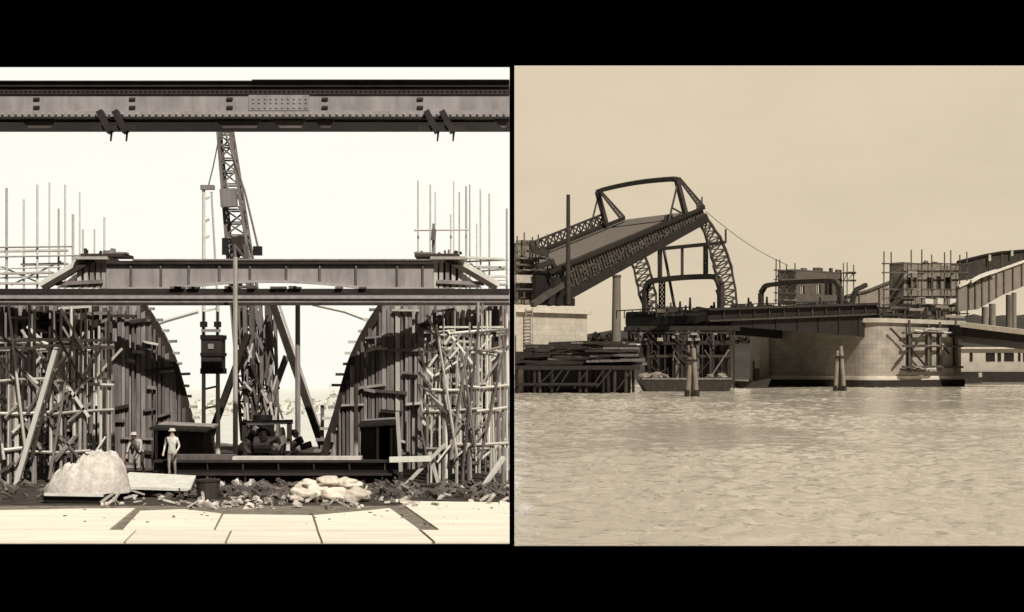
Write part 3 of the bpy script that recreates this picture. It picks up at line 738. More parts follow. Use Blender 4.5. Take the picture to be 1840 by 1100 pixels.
def make_skeleton(pelvis, chest, neck, head, knees, feet, elbows, wrists):
    J = []; E = []; R = []
    def add(p, r, par=None):
        J.append(tuple(p)); R.append(r)
        if par is not None: E.append((par, len(J) - 1))
        return len(J) - 1
    p = add(pelvis, .135); mid = add((V(pelvis) + V(chest)) / 2, .125, p); c = add(chest, .155, mid); n = add(neck, .06, c); h = add(head, .098, n)
    hv = (V(head) - V(neck)).normalized(); add(V(head) + hv * .10, .075, h)
    fwd = V((0, -1, 0)); add(V(head) + fwd * .09 - hv * .01, .022, h)
    global HANDS; HANDS = []
    for s_, k, f, e, wr in zip((-1, 1), knees, feet, elbows, wrists):
        hip = add(V(pelvis) + V((s_ * .10, 0, -.05)), .095, p); kn = add(k, .062, hip); an = add(f, .045, kn); add(V(f) + V((s_ * .03, -.17, -.04)), .036, an)
        sh = add(V(chest) + V((s_ * .19, 0, .08)), .068, c); el = add(e, .047, sh); w_ = add(wr, .032, el)
        dr = (V(wr) - V(e)).normalized(); palm = add(V(wr) + dr * .07, .034, w_); HANDS.append(palm)
        sd_ = dr.cross(V((0, 1, 0))).normalized() if abs(dr.y) < .9 else V((1, 0, 0))
        for q in range(4): add(V(wr) + dr * (.155 - abs(q - 1.3) * .012) + sd_ * (q - 1.5) * .021 + V((0, -.012, 0)), .009, palm)
        add(V(wr) + dr * .09 + sd_ * -.055 + V((0, -.02, 0)), .010, w_)
    return J, E, R
# standing worker in pale overalls by the dark doorway
J, E, R = make_skeleton((0, 0, .93), (.01, -.02, 1.32), (.015, -.03, 1.50), (.02, -.05, 1.64), [(-.10, -.03, .50), (.12, -.06, .50)], [(-.10, .02, .07), (.12, .03, .07)], [(-.27, .03, 1.12), (.27, .0, 1.12)], [(-.27, -.12, .90), (.22, -.2, .95)])
person('worker standing in pale overalls and hat before the dark doorway', J, E, R, G(309, 48.9, .38), V(J[4]), 'cloth_pale', 'cloth_tan', .9)
# stooping worker in white shirt
J, E, R = make_skeleton((.08, .10, .82), (-.02, -.14, 1.16), (-.06, -.24, 1.30), (-.06, -.30, 1.43), [(-.06, -.18, .50), (.20, -.10, .48)], [(-.08, .08, .07), (.20, .16, .07)], [(-.28, -.30, .95), (.22, -.34, .93)], [(-.26, -.46, .72), (.14, -.50, .72)])
person('worker stooping in a white shirt and dark trousers beside the canvas heap', J, E, R, G(247, 49.8, .42), V(J[4]), 'cloth_pale', 'cloth_dark', .85)
tag(MB().box((PX(296, 49), 48.5, 0), (PX(326, 49), 49.3, .38)).build('staging_block', 'dark_wood'), 'low dark timber block under the standing worker', 'block')
tag(MB().box((PX(226, 50), 49.3, 0), (PX(272, 50), 50.3, .42)).build('staging_block', 'brown_wood'), 'low dark timber block under the stooping worker', 'block')

# ================================================================== RIVER (east)
random.seed(77)
A = V((.788, .616, 0)); W = V((.616, -.788, 0)); O = V((13.5, 240, 0)); UP = V((0, 0, 1))
def B(a, ww, z): return O + A * a + W * ww + UP * z
def a_at(px, ww):
    k = (px - 920) / F
    return (k * (240 - .788 * ww) - 13.5 - .616 * ww) / (.788 - .616 * k)
def z_at(px, row, ww):
    y = 240 + .616 * a_at(px, ww) - .788 * ww
    return EYE + (HZ - row) * y / F
def BP(px, row, ww): return B(a_at(px, ww), ww, z_at(px, row, ww))
WN, WF = -3.0, -26.0

def bbox(mbx, a0, a1, w0, w1, z0, z1, uv=False):
    poly = [B(a0, w0, z0), B(a1, w0, z0), B(a1, w1, z0), B(a0, w1, z0)]
    return mbx.prism(poly, (0, 0, z1 - z0), uv)

# ---------- far bank, hills
b = MB(); n = 60; vs = []
for i in range(n + 1):
    px = 925 + i * (1500 / n)
    h = 16.5 + 1.5 * noise.noise(V((px * .006, 3, 0))) + 1.2 * noise.noise(V((px * .05, 1, 0))) + (5.5 if px > 1600 else 0)
    if px < 1090: h *= .93
    x = lambda d_: PX(px, 480) * d_ / 480
    vs += [(x(480), 480, -.5), (x(486), 486, 2.2), (x(540), 540, h * .75), (x(640), 640, h * 1.35), (x(800), 800, h * .9)]
b.add(vs, [(5 * i + k, 5 * i + k + 1, 5 * i + 6 + k, 5 * i + 5 + k) for i in range(n) for k in range(4)])
struct(b.build('hills', 'hill'))
# trees along the far bank
random.seed(15)
def tree(px, dd, z0, h, r, label):
    g = thing('tree', G(px, dd, z0), label, 'tree', 'dark trees along the far bank')
    c = G(px, dd, z0)
    MB().tube(c, c + V((0, 0, h * .6)), .35, .15).build('trunk', 'dark_wood', g)
    b = MB()
    for k in range(150):
        q = V((rnd(-1, 1), rnd(-1, 1), rnd(-1, 1)))
        if q.length > 1: q.normalize(); q *= rnd(.5, 1)
        p = c + V((q.x * r, q.y * r, h * .62 + q.z * h * .4)); s_ = rnd(.4, 1.0)
        u = V((rnd(-1, 1), rnd(-1, 1), rnd(-1, 1))).normalized() * s_; v_ = V((rnd(-1, 1), rnd(-1, 1), rnd(-1, 1))).normalized() * s_
        b.add([p - u, p + v_, p + u, p - v_], [(0, 1, 2, 3)])
    b.build('crown', 'tree', g)
for i, px in enumerate((1062, 1074, 1088, 1100, 1116, 1128, 1318, 1334, 1346, 1770, 1785, 1800, 1818, 1834, 1850)):
    tree(px, 560, 10.5 + rnd(-1, 1.5), rnd(6, 9), rnd(3, 4.5), 'dark bushy tree on the far river bank seen past the bridge')

# ---------- left abutment
g = thing('abutment', B(-4, 0, 0), 'pale block stone abutment under the raised leaf at the left', 'abutment')
def plan_cut(a1, w0, w1, y_off=0):
    # east corner at a1, cut on the west along the river view's edge
    p = []
    for ww in (w0, w1):
        a = -(13.5 + .616 * ww) / .788 + .9 ; p.append((a, ww))
    return [B(p[0][0], w0, 0), B(a1, w0, 0), B(a1, w1, 0), B(p[1][0], w1, 0)] if p[1][0] < a1 else [B(p[0][0], w0, 0), B(a1, w0, 0), B(a1, -14, 0)]
pl = plan_cut(0, 0, -16)
zc = z_at(1055, 556, 0)
MB().prism(pl, (0, 0, zc - .9), True).build('wall', 'stone', g)
pl2 = [p + UP * (zc - .89) for p in plan_cut(.9, .7, -16)]
MB().prism(pl2, (0, 0, .9)).build('coping', 'coping', g)
b = MB()
for ww in (.9,):
    for px in (945, 957): b.bar(BP(px, 628, ww), BP(px, 553, ww), .14)
    for r_ in range(558, 628, 6): b.bar(BP(945, r_, ww), BP(957, r_, ww), .14)
tag(b.build('ladder', 'mid_wood'), 'timber ladder leaning on the pale stone abutment', 'ladder')
tag(MB().tube(BP(1021, 546, -.5), BP(1021, 350, -.5), .48, .34, 10).build('mast_pole', 'steel'), 'tall dark mast pole standing on the abutment before the raised leaf', 'mast')
tag(MB().bar(BP(1022, 398, -.9), BP(1036, 372, -.9), .25).build('mast_arm', 'steel'), 'short slanting arm fixed to the tall dark mast pole', 'arm') if False else None

# ---------- scaffolds of the river site
def box_scaffold(name, label, pxs, rows, ww, rail_rows, m='steel_mid', th=.24, ext=3, grp='pole scaffolds around the bridge houses', braces=4):
    g = thing(name, BP(sum(pxs) / len(pxs), rows[1], ww), label, 'scaffold', grp)
    for px in pxs:
        MB().bar(BP(px, rows[1], ww), BP(px + rnd(-1, 1), rows[0] - rnd(0, 14), ww), th).build('standard', m, g)
    for r_ in rail_rows:
        MB().bar(BP(max(925.5, pxs[0] - ext), r_ + rnd(-1, 1), ww + .3), BP(pxs[-1] + ext, r_ + rnd(-1, 1), ww + .3), th, th * 1.2).build('ledger', m, g)
    for k in range(braces):
        i = random.randrange(len(pxs) - 1); j = random.randrange(len(rail_rows) - 1) if len(rail_rows) > 1 else 0
        r1 = rail_rows[min(j + 1, len(rail_rows) - 1)]
        MB().bar(BP(pxs[i], r1, ww + .4), BP(pxs[i + 1], rail_rows[j], ww + .4), th * .7).build('brace', m, g)
    for k in range(len(pxs) * 2):
        px = rnd(pxs[0], pxs[-1] - 4); r_ = random.choice(rail_rows); MB().bar(BP(px, r_ - 1, ww + .6), BP(min(pxs[-1] + ext, px + rnd(6, 26)), r_ - 1 + rnd(-1, 1), ww + .6), .5, rnd(.15, .5)).build('platform_board', random.choice(['mid_wood', 'steel_mid', 'render', 'steel']), g)
    return g

# ---------- bridge houses
def house(label, px0, px1, r0, r1, ww, depth, wins, m, roof_m, open_back=False):
    a0, a1 = a_at(px0, ww), a_at(px1, ww); z0 = z_at((px0 + px1) / 2, r1, ww); z1 = z_at((px0 + px1) / 2, r0, ww)
    g = thing('bridge_house', B((a0 + a1) / 2, ww, z0), label, 'building', 'unfinished bridge houses on the piers')
    # front wall as piers between openings
    xs = []
    for (wa, wb, wt, wbm) in wins: xs.append((a_at(wa, ww), a_at(wb, ww), z_at((wa + wb) / 2, wt, ww), z_at((wa + wb) / 2, wbm, ww)))
    b = MB(); cur = a0
    for (qa, qb, zt, zb) in xs:
        bbox(b, cur, qa, ww, ww - .6, z0, z1)
        bbox(b, qa, qb, ww - .002, ww - .598, z0, zb); bbox(b, qa, qb, ww - .002, ww - .598, zt, z1); cur = qb
    bbox(b, cur, a1, ww, ww - .6, z0, z1)
    bbox(b, a0, a0 + .6, ww - .602, ww - depth, z0, z1); bbox(b, a1 - .6, a1, ww - .602, ww - depth, z0, z1); bbox(b, a0 + .602, a1 - .602, ww - depth + .6, ww - depth, z0, z0 + (z1 - z0) * (.3 if open_back else 1))
    b.build('wall', m, g)
    b = MB(); bbox(b, a0 - .06, a1 + .06, ww + .06, ww - depth - .06, z1, z1 + .3); b.build('roof', roof_m, g)
    for k in range(7): qa = rnd(a0, a1 - 1.5); b = MB(); bbox(b, qa, qa + rnd(.4, 2.2), ww - .1, ww - .7, z1 + .3, z1 + rnd(.5, 1.3)); b.build('coping_stub', random.choice([m, 'steel_mid']), g)
    for (qa, qb, zt, zb) in xs:
        f = MB(); t = .16
        bbox(f, qa + .01, qa + t, ww + .12, ww - .2, zb + .01, zt - .01); bbox(f, qb - t, qb - .01, ww + .12, ww - .2, zb + .01, zt - .01); bbox(f, qa + t, qb - t, ww + .11, ww - .2, zt - t, zt - .01)
        bbox(f, (qa + qb) / 2 - .08, (qa + qb) / 2 + .08, ww - .1, ww - .3, zb + .01, zt - t)
        wo_ = f.build('window', 'render_dark', g)
        if open_back: continue
        f = MB(); bbox(f, qa + .02, qb - .02, ww - .32, ww - .4, zb + .02, zt - .02); f.build('pane', 'window', wo_)
    return g
# left house is cut by the edge of the view
house('unfinished stone house at far left beside the hinge of the raised leaf', 927, 966, 441, 546, -9, 3.2, [(933, 945, 459, 483)], 'render', 'steel_mid')
box_scaffold('pole_scaffold', 'pole scaffold wrapped round the far left bridge house', [929, 942, 957, 968, 984], (430, 548), -8, [452, 465, 476, 486, 500, 520, 536], m='steel_mid', th=.26)
tag(MB().bar(BP(926, 501, -7.4), BP(964, 502, -7.4), .8, 1.4).build('pale_beam', 'coping'), 'pale stone band lying across the scaffold of the far left house', 'beam')
random.seed(8)
# ---------- raised leaf
a0, z0 = a_at(985, WN), z_at(985, 494, WN); a1, z1 = a_at(1263, WN), z_at(1263, 377, WN)
PHI = math.atan2(z1 - z0, a1 - a0); LEN = math.hypot(a1 - a0, z1 - z0); cph, sph = math.cos(PHI), math.sin(PHI)
def Lf(s_, ww, nn): return B(a0 + s_ * cph - nn * sph, ww, z0 + s_ * sph + nn * cph)
LN = A * cph + UP * sph; NN = UP * cph - A * sph
g = thing('bascule_leaf', B(a0, (WN + WF) / 2, z0), 'raised bascule leaf tilted up to the right with a portal frame near its tip', 'bridge leaf')
dep = lambda s_: 5.6 - 3.2 * (s_ / LEN)
def girder_leaf(ww, nm, wt):
    n = 56; top = [Lf(LEN * i / n, ww, .35) for i in range(n + 1)]; bot = [Lf(LEN * i / n, ww, -dep(LEN * i / n)) for i in range(n + 1)]
    b = MB(); b.prism(top + bot[::-1], W * -.35); web = b.build(nm, 'steel', g)
    b = MB(); b.path([p + W * .25 for p in top], 1.0, .55, NN); b.build('top_chord', 'steel_deep', g)
    b = MB(); b.path([p + W * .25 + NN * .55 for p in bot], 1.1, 1.5, NN); b.build('bottom_chord', 'steel_deep', g)
    b = MB()
    for i in range(n):
        s_ = LEN * (i + .5) / n
        b.bar(Lf(s_, ww + .2, 0), Lf(s_ + rnd(-.1, .1), ww + .2, -dep(s_) * rnd(.55, .8)), rnd(.08, .2), .3, W)
        if random.random() < .2: b.bar(Lf(s_, ww + .15, -.3), Lf(s_ + LEN / n * 2, ww + .15, -dep(s_) + 1), .22, .2, W)
        for q in range(9):
            s2 = s_ + rnd(-.5, .5); nn = rnd(-dep(s_) + 1.4, -.5); e_ = rnd(.08, .26); b.box(Lf(s2, ww + .05, nn) - V((e_, .1, e_)), Lf(s2, ww + .05, nn) + V((e_, .1, e_ * .8)))
    b.build('web_bracing', 'steel_mid', g)
girder_leaf(WN, 'near_girder', 0); girder_leaf(WF, 'far_girder', 0)
b = MB(); b.prism([Lf(.8, WN - .4, 0), Lf(LEN, WN - .4, 0), Lf(LEN, WF, 0), Lf(.8, WF, 0)], NN * -.4); b.build('deck', 'deck', g)
b = MB(); b.bar(Lf(.4, WN, -.2), Lf(.4, WF, -.2), 1.2, 1.4, NN); b.build('heel_beam', 'steel_deep', g)
b = MB()
for i in range(8): s_ = LEN * (i + .7) / 8.3; b.bar(Lf(s_, WN - .4, -1.2), Lf(s_, WF, -1.2), .5, 1.4, NN)
b.build('floor_beams', 'steel_deep', g)
b = MB(); b.bar(Lf(1, WF + 3.4, .14), Lf(LEN - 3, WF + 3.4, .14), .35, .25, NN); b.bar(Lf(1, WN - 3.4, .14), Lf(LEN - 3, WN - 3.4, .14), .35, .25, NN); b.build('kerb', 'steel', g)
b = MB(); n = 16; sa, sb = LEN * .2, LEN * .88
b.truss([Lf(sa + (sb - sa) * i / n, WF, .7) for i in range(n + 1)], [Lf(sa + (sb - sa) * i / n, WF, 2.7) for i in range(n + 1)], n, .42, .24); b.build('parapet', 'steel', g)
b = MB(); b.path([Lf(-1, WF, .6), Lf(.8, WF, 3.2), Lf(3.2, WF, 5.0)], .5); b.path([Lf(-5, WF, -1.0), Lf(-1.0, WF, 1.4), Lf(2.4, WF, 2.8)], .45); b.build('heel_strut', 'steel', g)
def portal(sfun, ww0, ww1, H, th, rise, nrm, dr=1.6):
    pts = []; n = 18
    for i in range(n + 1):
        t = i / n; e = min(t, 1 - t) * abs(ww1 - ww0)
        drop = dr * max(0, 1 - e / 1.8) ** 2
        pts.append(sfun(ww0 + (ww1 - ww0) * t, H - drop + rise * math.sin(math.pi * t)))
    return [sfun(ww0, 0)] + pts + [sfun(ww1, 0)]
sp = 0
for i in range(400):
    s_ = LEN * i / 400; q = Lf(s_, WN, .35)
    if 920 + q.x / q.y * F >= 1232: sp = s_; break
HP = 7.3
pp = portal(lambda ww, h: Lf(sp, ww, .35 + h), WF, WN, HP, .9, .45, LN, .15)
MB().path(pp, .85, .85, LN).build('portal_frame', 'steel', g)
for ww in (WN, WF):
    b = MB(); q0 = Lf(sp + .6, ww, .35 + HP); q1 = Lf(min(LEN, sp + 5.2), ww, .4)
    n = 10; u = LN * .45
    b.truss([q0.lerp(q1, i / n) + u * (.5 + i / n) for i in range(n + 1)], [q0.lerp(q1, i / n) - u * (.5 + i / n) for i in range(n + 1)], n, .26, .16); b.build('lattice_strut', 'steel', g)
    b = MB(); q0 = Lf(sp - .2, ww, .3 + HP * .86); q1 = Lf(sp - 5, ww, .4); b.bar(q0, q1, .3); b.bar(q0.lerp(q1, .62), Lf(sp - .4, ww, .6), .26)
    b.truss([q0.lerp(q1, i / 6) for i in range(7)], [q0.lerp(q1, i / 6) + LN * .28 for i in range(7)], 6, .14, .12); b.build('back_brace', 'steel', g)
for k in range(3): b = MB(); q = Lf(sp - 4.5 + k * .8, WN - 1.4, 0); b.tube(q, q + UP * 1.6, .4, .25); b.build('bollard', 'steel', g)
for k in range(4): q = Lf(LEN - 1.6 + k * .5, WN, .5); MB().bar(q, q + UP * rnd(.8, 2.6), .25).build('stanchion', 'steel', g)

# counterweight floor beside the heel
g = thing('heel_frame', B(-8, WN, zc), 'dark machinery frame on the abutment under the heel of the raised leaf', 'frame')
for px in (985, 1000): MB().bar(BP(px, 548, -1.5), BP(px + 16, 500, -1.5), 1.3, 1.0).build('strut', 'steel_deep', g)
MB().bar(BP(956, 548, -1.2), BP(1010, 512, -1.2), 1.1, 1.0).build('raking_beam', 'steel_mid', g)
MB().bar(BP(958, 541, -2), BP(1030, 543, -2), 1.0, 1.4).build('base_beam', 'steel_deep', g)
MB().bar(BP(960, 520, -4), BP(1000, 522, -4), 1.0, 5.0).build('machinery_case', 'steel_deep', g)
MB().bar(BP(964, 480, -5), BP(990, 470, -5), .6, .8).build('strut', 'steel', g)
MB().bar(BP(990, 466, -5), BP(1004, 500, -5), .7, .7).build('strut', 'steel', g)
MB().bar(BP(955, 447, -6), BP(985, 456, -6), .5, 1.2).build('strut', 'steel', g)

# ---------- lowered leaf
at = a_at(1270, WN); ap = a_at(1576, WN)
zt0, zt1 = z_at(1270, 556, WN), z_at(1576, 546, WN)
zt = lambda a: zt0 + (zt1 - zt0) * (a - at) / (ap - at)
zb0, zb1 = zt0 - 3.0, 10.9
zbm = lambda a: zb0 + (zb1 - zb0) * max(0, min(1, (a - at) / (ap - at))) ** 1.1
g = thing('bascule_leaf', B(ap, (WN + WF) / 2, 11), 'lowered bascule leaf reaching left from the pier, portal frames over its dark deck', 'bridge leaf')
n = 30; As = [at + (ap - at) * i / n for i in range(n + 1)]
for ww in (WN, WF):
    b = MB(); b.prism([B(a, ww, zt(a)) for a in As] + [B(a, ww, zbm(a)) for a in As[::-1]], W * -.4); b.build('girder', 'steel_deep', g)
    MB().path([B(a, ww + .3, zt(a)) for a in As], 1.0, .5).build('top_chord', 'steel', g)
    MB().path([B(a, ww + .45, zt(a) - 2.3) for a in As], .7, .35).build('walkway_edge', 'steel', g)
    for i in range(1, 12):
        a = at + (ap - at) * i / 12; MB().bar(B(a, ww + .2, zt(a) - .3), B(a, ww + .2, zt(a) - 2.2), .3, .4, W).build('stiffener', 'steel', g)
    for i in range(1, 8):
        a = at + (ap - at) * i / 8; MB().bar(B(a, ww + .12, zt(a) - 2.5), B(a, ww + .12, zbm(a) + .1), .25, .3, W).build('lower_stiffener', 'steel_deep', g)
b = MB(); b.prism([B(a, WN - .5, zt(a) - .6) for a in (at, ap)] + [B(a, WF, zt(a) - .6) for a in (ap, at)], UP * -.5); b.build('deck', 'steel', g)
b = MB()
for i in range(9): a = at + .6 + (ap - at - 1) * i / 8.5; b.bar(B(a, WN - .5, zt(a) - 1.8), B(a, WF, zt(a) - 1.8), .5, 1.4)
b.build('floor_beams', 'steel_deep', g)
b = MB(); b.prism([B(at, WN, zt0), B(at, WF, zt0), B(at, WF, zb0), B(at, WN, zb0)], A * .4); b.build('nose_plate', 'steel_deep', g)
b = MB(); b.prism([B(at - .1, WF - .4, zt0 - .6), B(at - 2.0, WF + 2, zt0 - 1.2), B(at - 1.0, WN - 2, zt0 - 1.2), B(at - .1, WN, zt0 - .6)], UP * -1.6); b.build('nose_walkway', 'steel_deep', g)
b = MB()
for i in range(9): q = B(at - 1.6, WF - 1.5 + 2.4 * i, zt0 - 1.2); b.bar(q, q + UP * 1.7, .2)
b.bar(B(at - 1.6, WF - 1.5, zt0 + .5), B(at - 1.6, WN - 3, zt0 + .5), .22); b.build('nose_railing', 'steel', g)
def lvl_portal(px_n, px_f, rtop, m='steel', th=.95):
    an = a_at(px_n, WN); wf = WF
    for i in range(200):
        q = B(an, WN - i * .15, zt(an)); 
        if 920 + q.x / q.y * F <= px_f: wf = WN - i * .15; break
    zz_ = z_at(px_n, rtop, WN); H = zz_ - zt(an)
    pp = portal(lambda ww, h: B(an, ww, zt(an) + h), wf, WN, H, th, .35, A)
    MB().path(pp, th, th, A).build('portal_frame', m, g)
    return an, H
p1 = lvl_portal(1295, 1160, 497, 'steel', 1.05); p2 = lvl_portal(1510, 1368, 505)
q = [BP(1531, 545, -18), BP(1535, 528, -18), BP(1540, 520, -18), BP(1549, 516, -18), BP(1556, 512, -18)]
MB().path(q, .95).build('bent_post', 'steel', g)
for px, r_, h in ((1240, 556, 2.6), (1283, 556, 1.7), (1222, 556, 1.8), (1212, 556, 1.2), (1345, 552, 2.2), (1349, 552, 1.4), (1378, 550, 2.2), (1232, 556, 1.0), (1400, 549, 1.2)):
    q = BP(px, r_ + 2, WN - 3); MB().tube(q, q + UP * h, .34, .2).build('stanchion', 'steel_deep', g)
b = MB(); n = 22; sa, sb = a_at(1320, WN), a_at(1520, WN)
for i in range(n + 1): a = sa + (sb - sa) * i / n; b.bar(B(a, WN + .4, zt(a) + .2), B(a, WN + .4, zt(a) + .75), .16)
b.path([B(sa + (sb - sa) * i / n, WN + .4, zt(sa + (sb - sa) * i / n) + .8) for i in range(n + 1)], .18); b.build('low_railing', 'steel_deep', g)

random.seed(91)
for k in range(46):
    px = rnd(1165, 1565); ww = rnd(WN - 6, WN - .6); a = a_at(px, ww); z = zt(a) - .5
    if k % 3 == 0: MB().bar(B(a, ww, z), B(a + rnd(-.6, .6), ww, z + rnd(.9, 2.6)), rnd(.15, .4)).build('deck_prop', random.choice(['steel', 'steel_deep', 'steel_mid']), g)
    else: MB().bar(B(a, ww, z + rnd(.5, 1.0)), B(a + rnd(1, 4), ww + rnd(-.6, .6), z + rnd(.5, 1.3)), rnd(.3, .8), rnd(.2, .8)).build('deck_timber', random.choice(['steel', 'steel_deep', 'steel_mid', 'steel_deep']), g)
# ---------- erection gantry over the tip
an = p1[0]
g = thing('erection_gantry', B(an, -14, zt(an)), 'curved lattice erection gantry standing over the tip of the lowered leaf', 'gantry')
arc = [(1266, 386), (1280, 404), (1293, 425), (1303, 447), (1311, 470), (1317, 494), (1322, 520), (1324, 548)]
arc2 = [(1256, 398), (1264, 416), (1272, 437), (1279, 460), (1284, 482), (1289, 505), (1296, 528), (1302, 548)]
b = MB()
def dens(ps, ww):
    out = []
    for (a_, b_), (c_, d_) in zip(ps[:-1], ps[1:]):
        for t in (0, .5): out.append(BP(a_ + (c_ - a_) * t + rnd(-1.6, 1.6), b_ + (d_ - b_) * t + rnd(-1.5, 1.5), ww))
    out.append(BP(*ps[-1], ww)); return out
b.truss(dens(arc, WN), dens(arc2, WN), 0, .42, .24); b.build('lattice_arm', 'steel', g)
off = B(0, WF, 0) - B(0, WN, 0)
b = MB(); b.truss([p + off for p in dens(arc, WN)[6:]], [p + off for p in dens(arc2, WN)[6:]], 0, .42, .24); b.build('lattice_arm', 'steel', g)
ztop = z_at(1300, 437, WN); zpb = zt(an) + p1[1]
MB().bar(B(an, WN + 1.0, ztop), B(an, -21, ztop), .6, .7).build('top_beam', 'steel', g)
def w_for(px):
    for i in range(300):
        q = B(an, WN + 3 - i * .1, 0)
        if 920 + q.x / q.y * F <= px: return WN + 3 - i * .1
for px, th in ((1268, 1.0), (1226, .55), (1186, .8)):
    ww = w_for(px)
    if th > .7:
        b = MB(); b.truss([B(an, ww - .45, zpb + (ztop - zpb) * i / 9) for i in range(10)], [B(an, ww + .45, zpb + (ztop - zpb) * i / 9) for i in range(10)], 0, .34, .2); b.build('post', 'steel', g)
    else: MB().bar(B(an, ww, zpb), B(an, ww, ztop), th).build('post', 'steel', g)
MB().bar(BP(1193, 450, -20), BP(1212, 552, -16), .4, .5).build('guy_strut', 'steel', g)
MB().bar(BP(1304, 437, WN), BP(1304, 412, WN), .35).build('finial', 'steel', g)
for k in range(4): MB().bar(BP(1278 + k * 3, 455 + k * 22, -6), BP(1286 + k * 3, 480 + k * 22, -6), .3).build('loose_brace', 'steel', g)
b = MB(); ww = w_for(1183)
b.truss([B(an + 1, ww - .7, zt(an) + p1[1] * i / 7) for i in range(8)], [B(an + 1, ww + .9, zt(an) + p1[1] * i / 7) for i in range(8)], 0, .3, .22); b.build('rear_lattice', 'steel', g)
pts = [BP(1268, 380, WN) .lerp(BP(1416, 477, -14), t / 12) - UP * (1.0 * math.sin(math.pi * t / 12)) for t in range(13)]
tag(MB().tpath(pts, .07, 5).build('stay_cable', 'rope'), 'thin stay cable running from the raised tip down to the middle bridge house', 'cable')

# ---------- river pier
ac = a_at(1572, 0); ae = a_at(1727, 0); wl = -35.2
g = thing('bridge_pier', B((ac + ae) / 2, -16, 0), 'massive rounded stone river pier carrying the lowered leaf', 'pier')
def pier_plan(grow, z, r=5.0):
    p = []; r2 = r + grow
    for i in range(9):
        t = math.pi / 2 * i / 8
        p.append(B(ac - grow + r2 * (1 - math.sin(t)), grow - r2 * (1 - math.cos(t)), z))
    p.reverse()
    p = [B(ac - grow, wl - grow, z)] + p + [B(ae + grow, grow, z), B(ae + grow, wl - grow, z)]
    return p
zcp = z_at(1572, 579, 0); zfoot = 1.55
MB().prism(pier_plan(0, zfoot), (0, 0, zcp - zfoot), True).build('shaft', 'stone2', g)
MB().prism(pier_plan(.7, zcp), (0, 0, .95)).build('coping', 'coping', g)
MB().prism(pier_plan(.6, -.5), (0, 0, zfoot + .5)).build('footing', 'tar_wood', g)
MB().prism(pier_plan(.25, zfoot), (0, 0, .9)).build('plinth', 'coping', g)
MB().bar(BP(1308, 601, wl + 3.6), BP(1378, 600, wl + 3.6), 1.4, 1.3).build('lintel', 'coping', g)
MB().bar(B(ac - 1.6, wl + 3.6, .4), B(ac - 1.6, wl + 3.6, zcp - 2.7), 3.1, 3.0, W).build('wing_post', 'coping', g)
random.seed(12)
# timber props and staging on the lit face
g = box_scaffold('timber_staging', 'timber staging with broad dark posts on the lit face of the river pier', [1634, 1668, 1690, 1718], (584, 668), .9, [598, 622, 660], m='steel_mid', th=.4, ext=12, grp=None, braces=0)
for px in (1635, 1670, 1688, 1717):
    MB().bar(BP(px, 660, .4), BP(px, 600, .4), 1.35, .4, W).build('broad_post', 'dark_wood', g)
for a_, c_ in (((1600, 590), (1627, 618)), ((1640, 630), (1665, 660)), ((1660, 598), (1645, 618)), ((1697, 624), (1706, 636)), ((1630, 630), (1608, 655))):
    MB().bar(BP(*a_, 1.2), BP(*c_, 1.2), .34).build('brace', 'dark_wood', g)
for k in range(12):
    px = rnd(1640, 1725); r_ = random.choice((592, 596, 622, 662)) + rnd(-3, 3)
    MB().bar(BP(px, r_, 1.7), BP(px + rnd(12, 34), r_ + rnd(-3, 3), 1.7), .5, .28).build('staging_plank', random.choice(['mid_wood', 'pale_wood', 'steel_mid']), g)
for k in range(6):
    px = rnd(1618, 1650); MB().bar(BP(px, 664, 1.5), BP(px + rnd(10, 24), 667, 1.5), .8, .5).build('scrap', 'dark_wood', g)

# deck machinery band on the pier, between leaf and houses
g = thing('roadway_approach', B(ac + 10, -10, zcp), 'dark roadway slab and parapets on top of the river pier', 'roadway')
bb = MB(); bbox(bb, ap + .3, ae, WN, WF, zcp + .96, zt1 - .6); bb.build('slab', 'steel_deep', g)
bb = MB(); bbox(bb, ap + .3, ae - 2, WN + .5, WN + .1, zcp + .96, zt1 - 1.2); bb.build('parapet', 'steel_mid', g)
for k in range(16):
    px = rnd(1580, 1735); MB().bar(BP(px, 572, -1.5), BP(px + rnd(-2, 2), 545 + rnd(0, 14), -1.5), rnd(.2, .5)).build('upright', random.choice(['steel_mid', 'steel', 'steel_deep']), g)
for k in range(9):
    px = rnd(1582, 1700); r_ = rnd(548, 570); MB().bar(BP(px, r_, -1.2), BP(px + rnd(15, 40), r_ + rnd(-2, 2), -1.2), .5, .6).build('beam', random.choice(['steel_mid', 'steel', 'render', 'steel_deep']), g)

# ---------- middle and right houses
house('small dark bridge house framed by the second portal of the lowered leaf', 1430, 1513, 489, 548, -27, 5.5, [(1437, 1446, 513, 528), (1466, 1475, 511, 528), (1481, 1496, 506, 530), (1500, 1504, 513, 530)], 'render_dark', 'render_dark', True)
box_scaffold('pole_scaffold', 'pole scaffold standing off the left side of the middle bridge house', [1394, 1402, 1414, 1428], (478, 548), -26, [486, 502, 513, 527, 540], th=.24)
box_scaffold('pole_scaffold', 'pole scaffold off the right side of the middle bridge house', [1516, 1522, 1534], (480, 548), -26, [491, 505], th=.22, braces=2)
random.seed(41)
house('larger bridge house with four windows on the right of the river pier', 1624, 1722, 477, 562, -8, 4, [(1629, 1637, 498, 522), (1640, 1647, 498, 522), (1665, 1677, 498, 522), (1682, 1690, 496, 520), (1697, 1708, 498, 522)], 'render', 'render')
box_scaffold('pole_scaffold', 'tall pole scaffold wrapped round the large right bridge house', [1588, 1602, 1638, 1656, 1675, 1697, 1709, 1724, 1738], (462, 570), -6.8, [474, 490, 521, 536, 548, 563], th=.24, braces=7)
for px, r_ in ((1430, 487), (1452, 450), (1455, 482), (1413, 468), (1600, 455), (1654, 436), (1637, 452), (1706, 450), (1687, 452)):
    pass
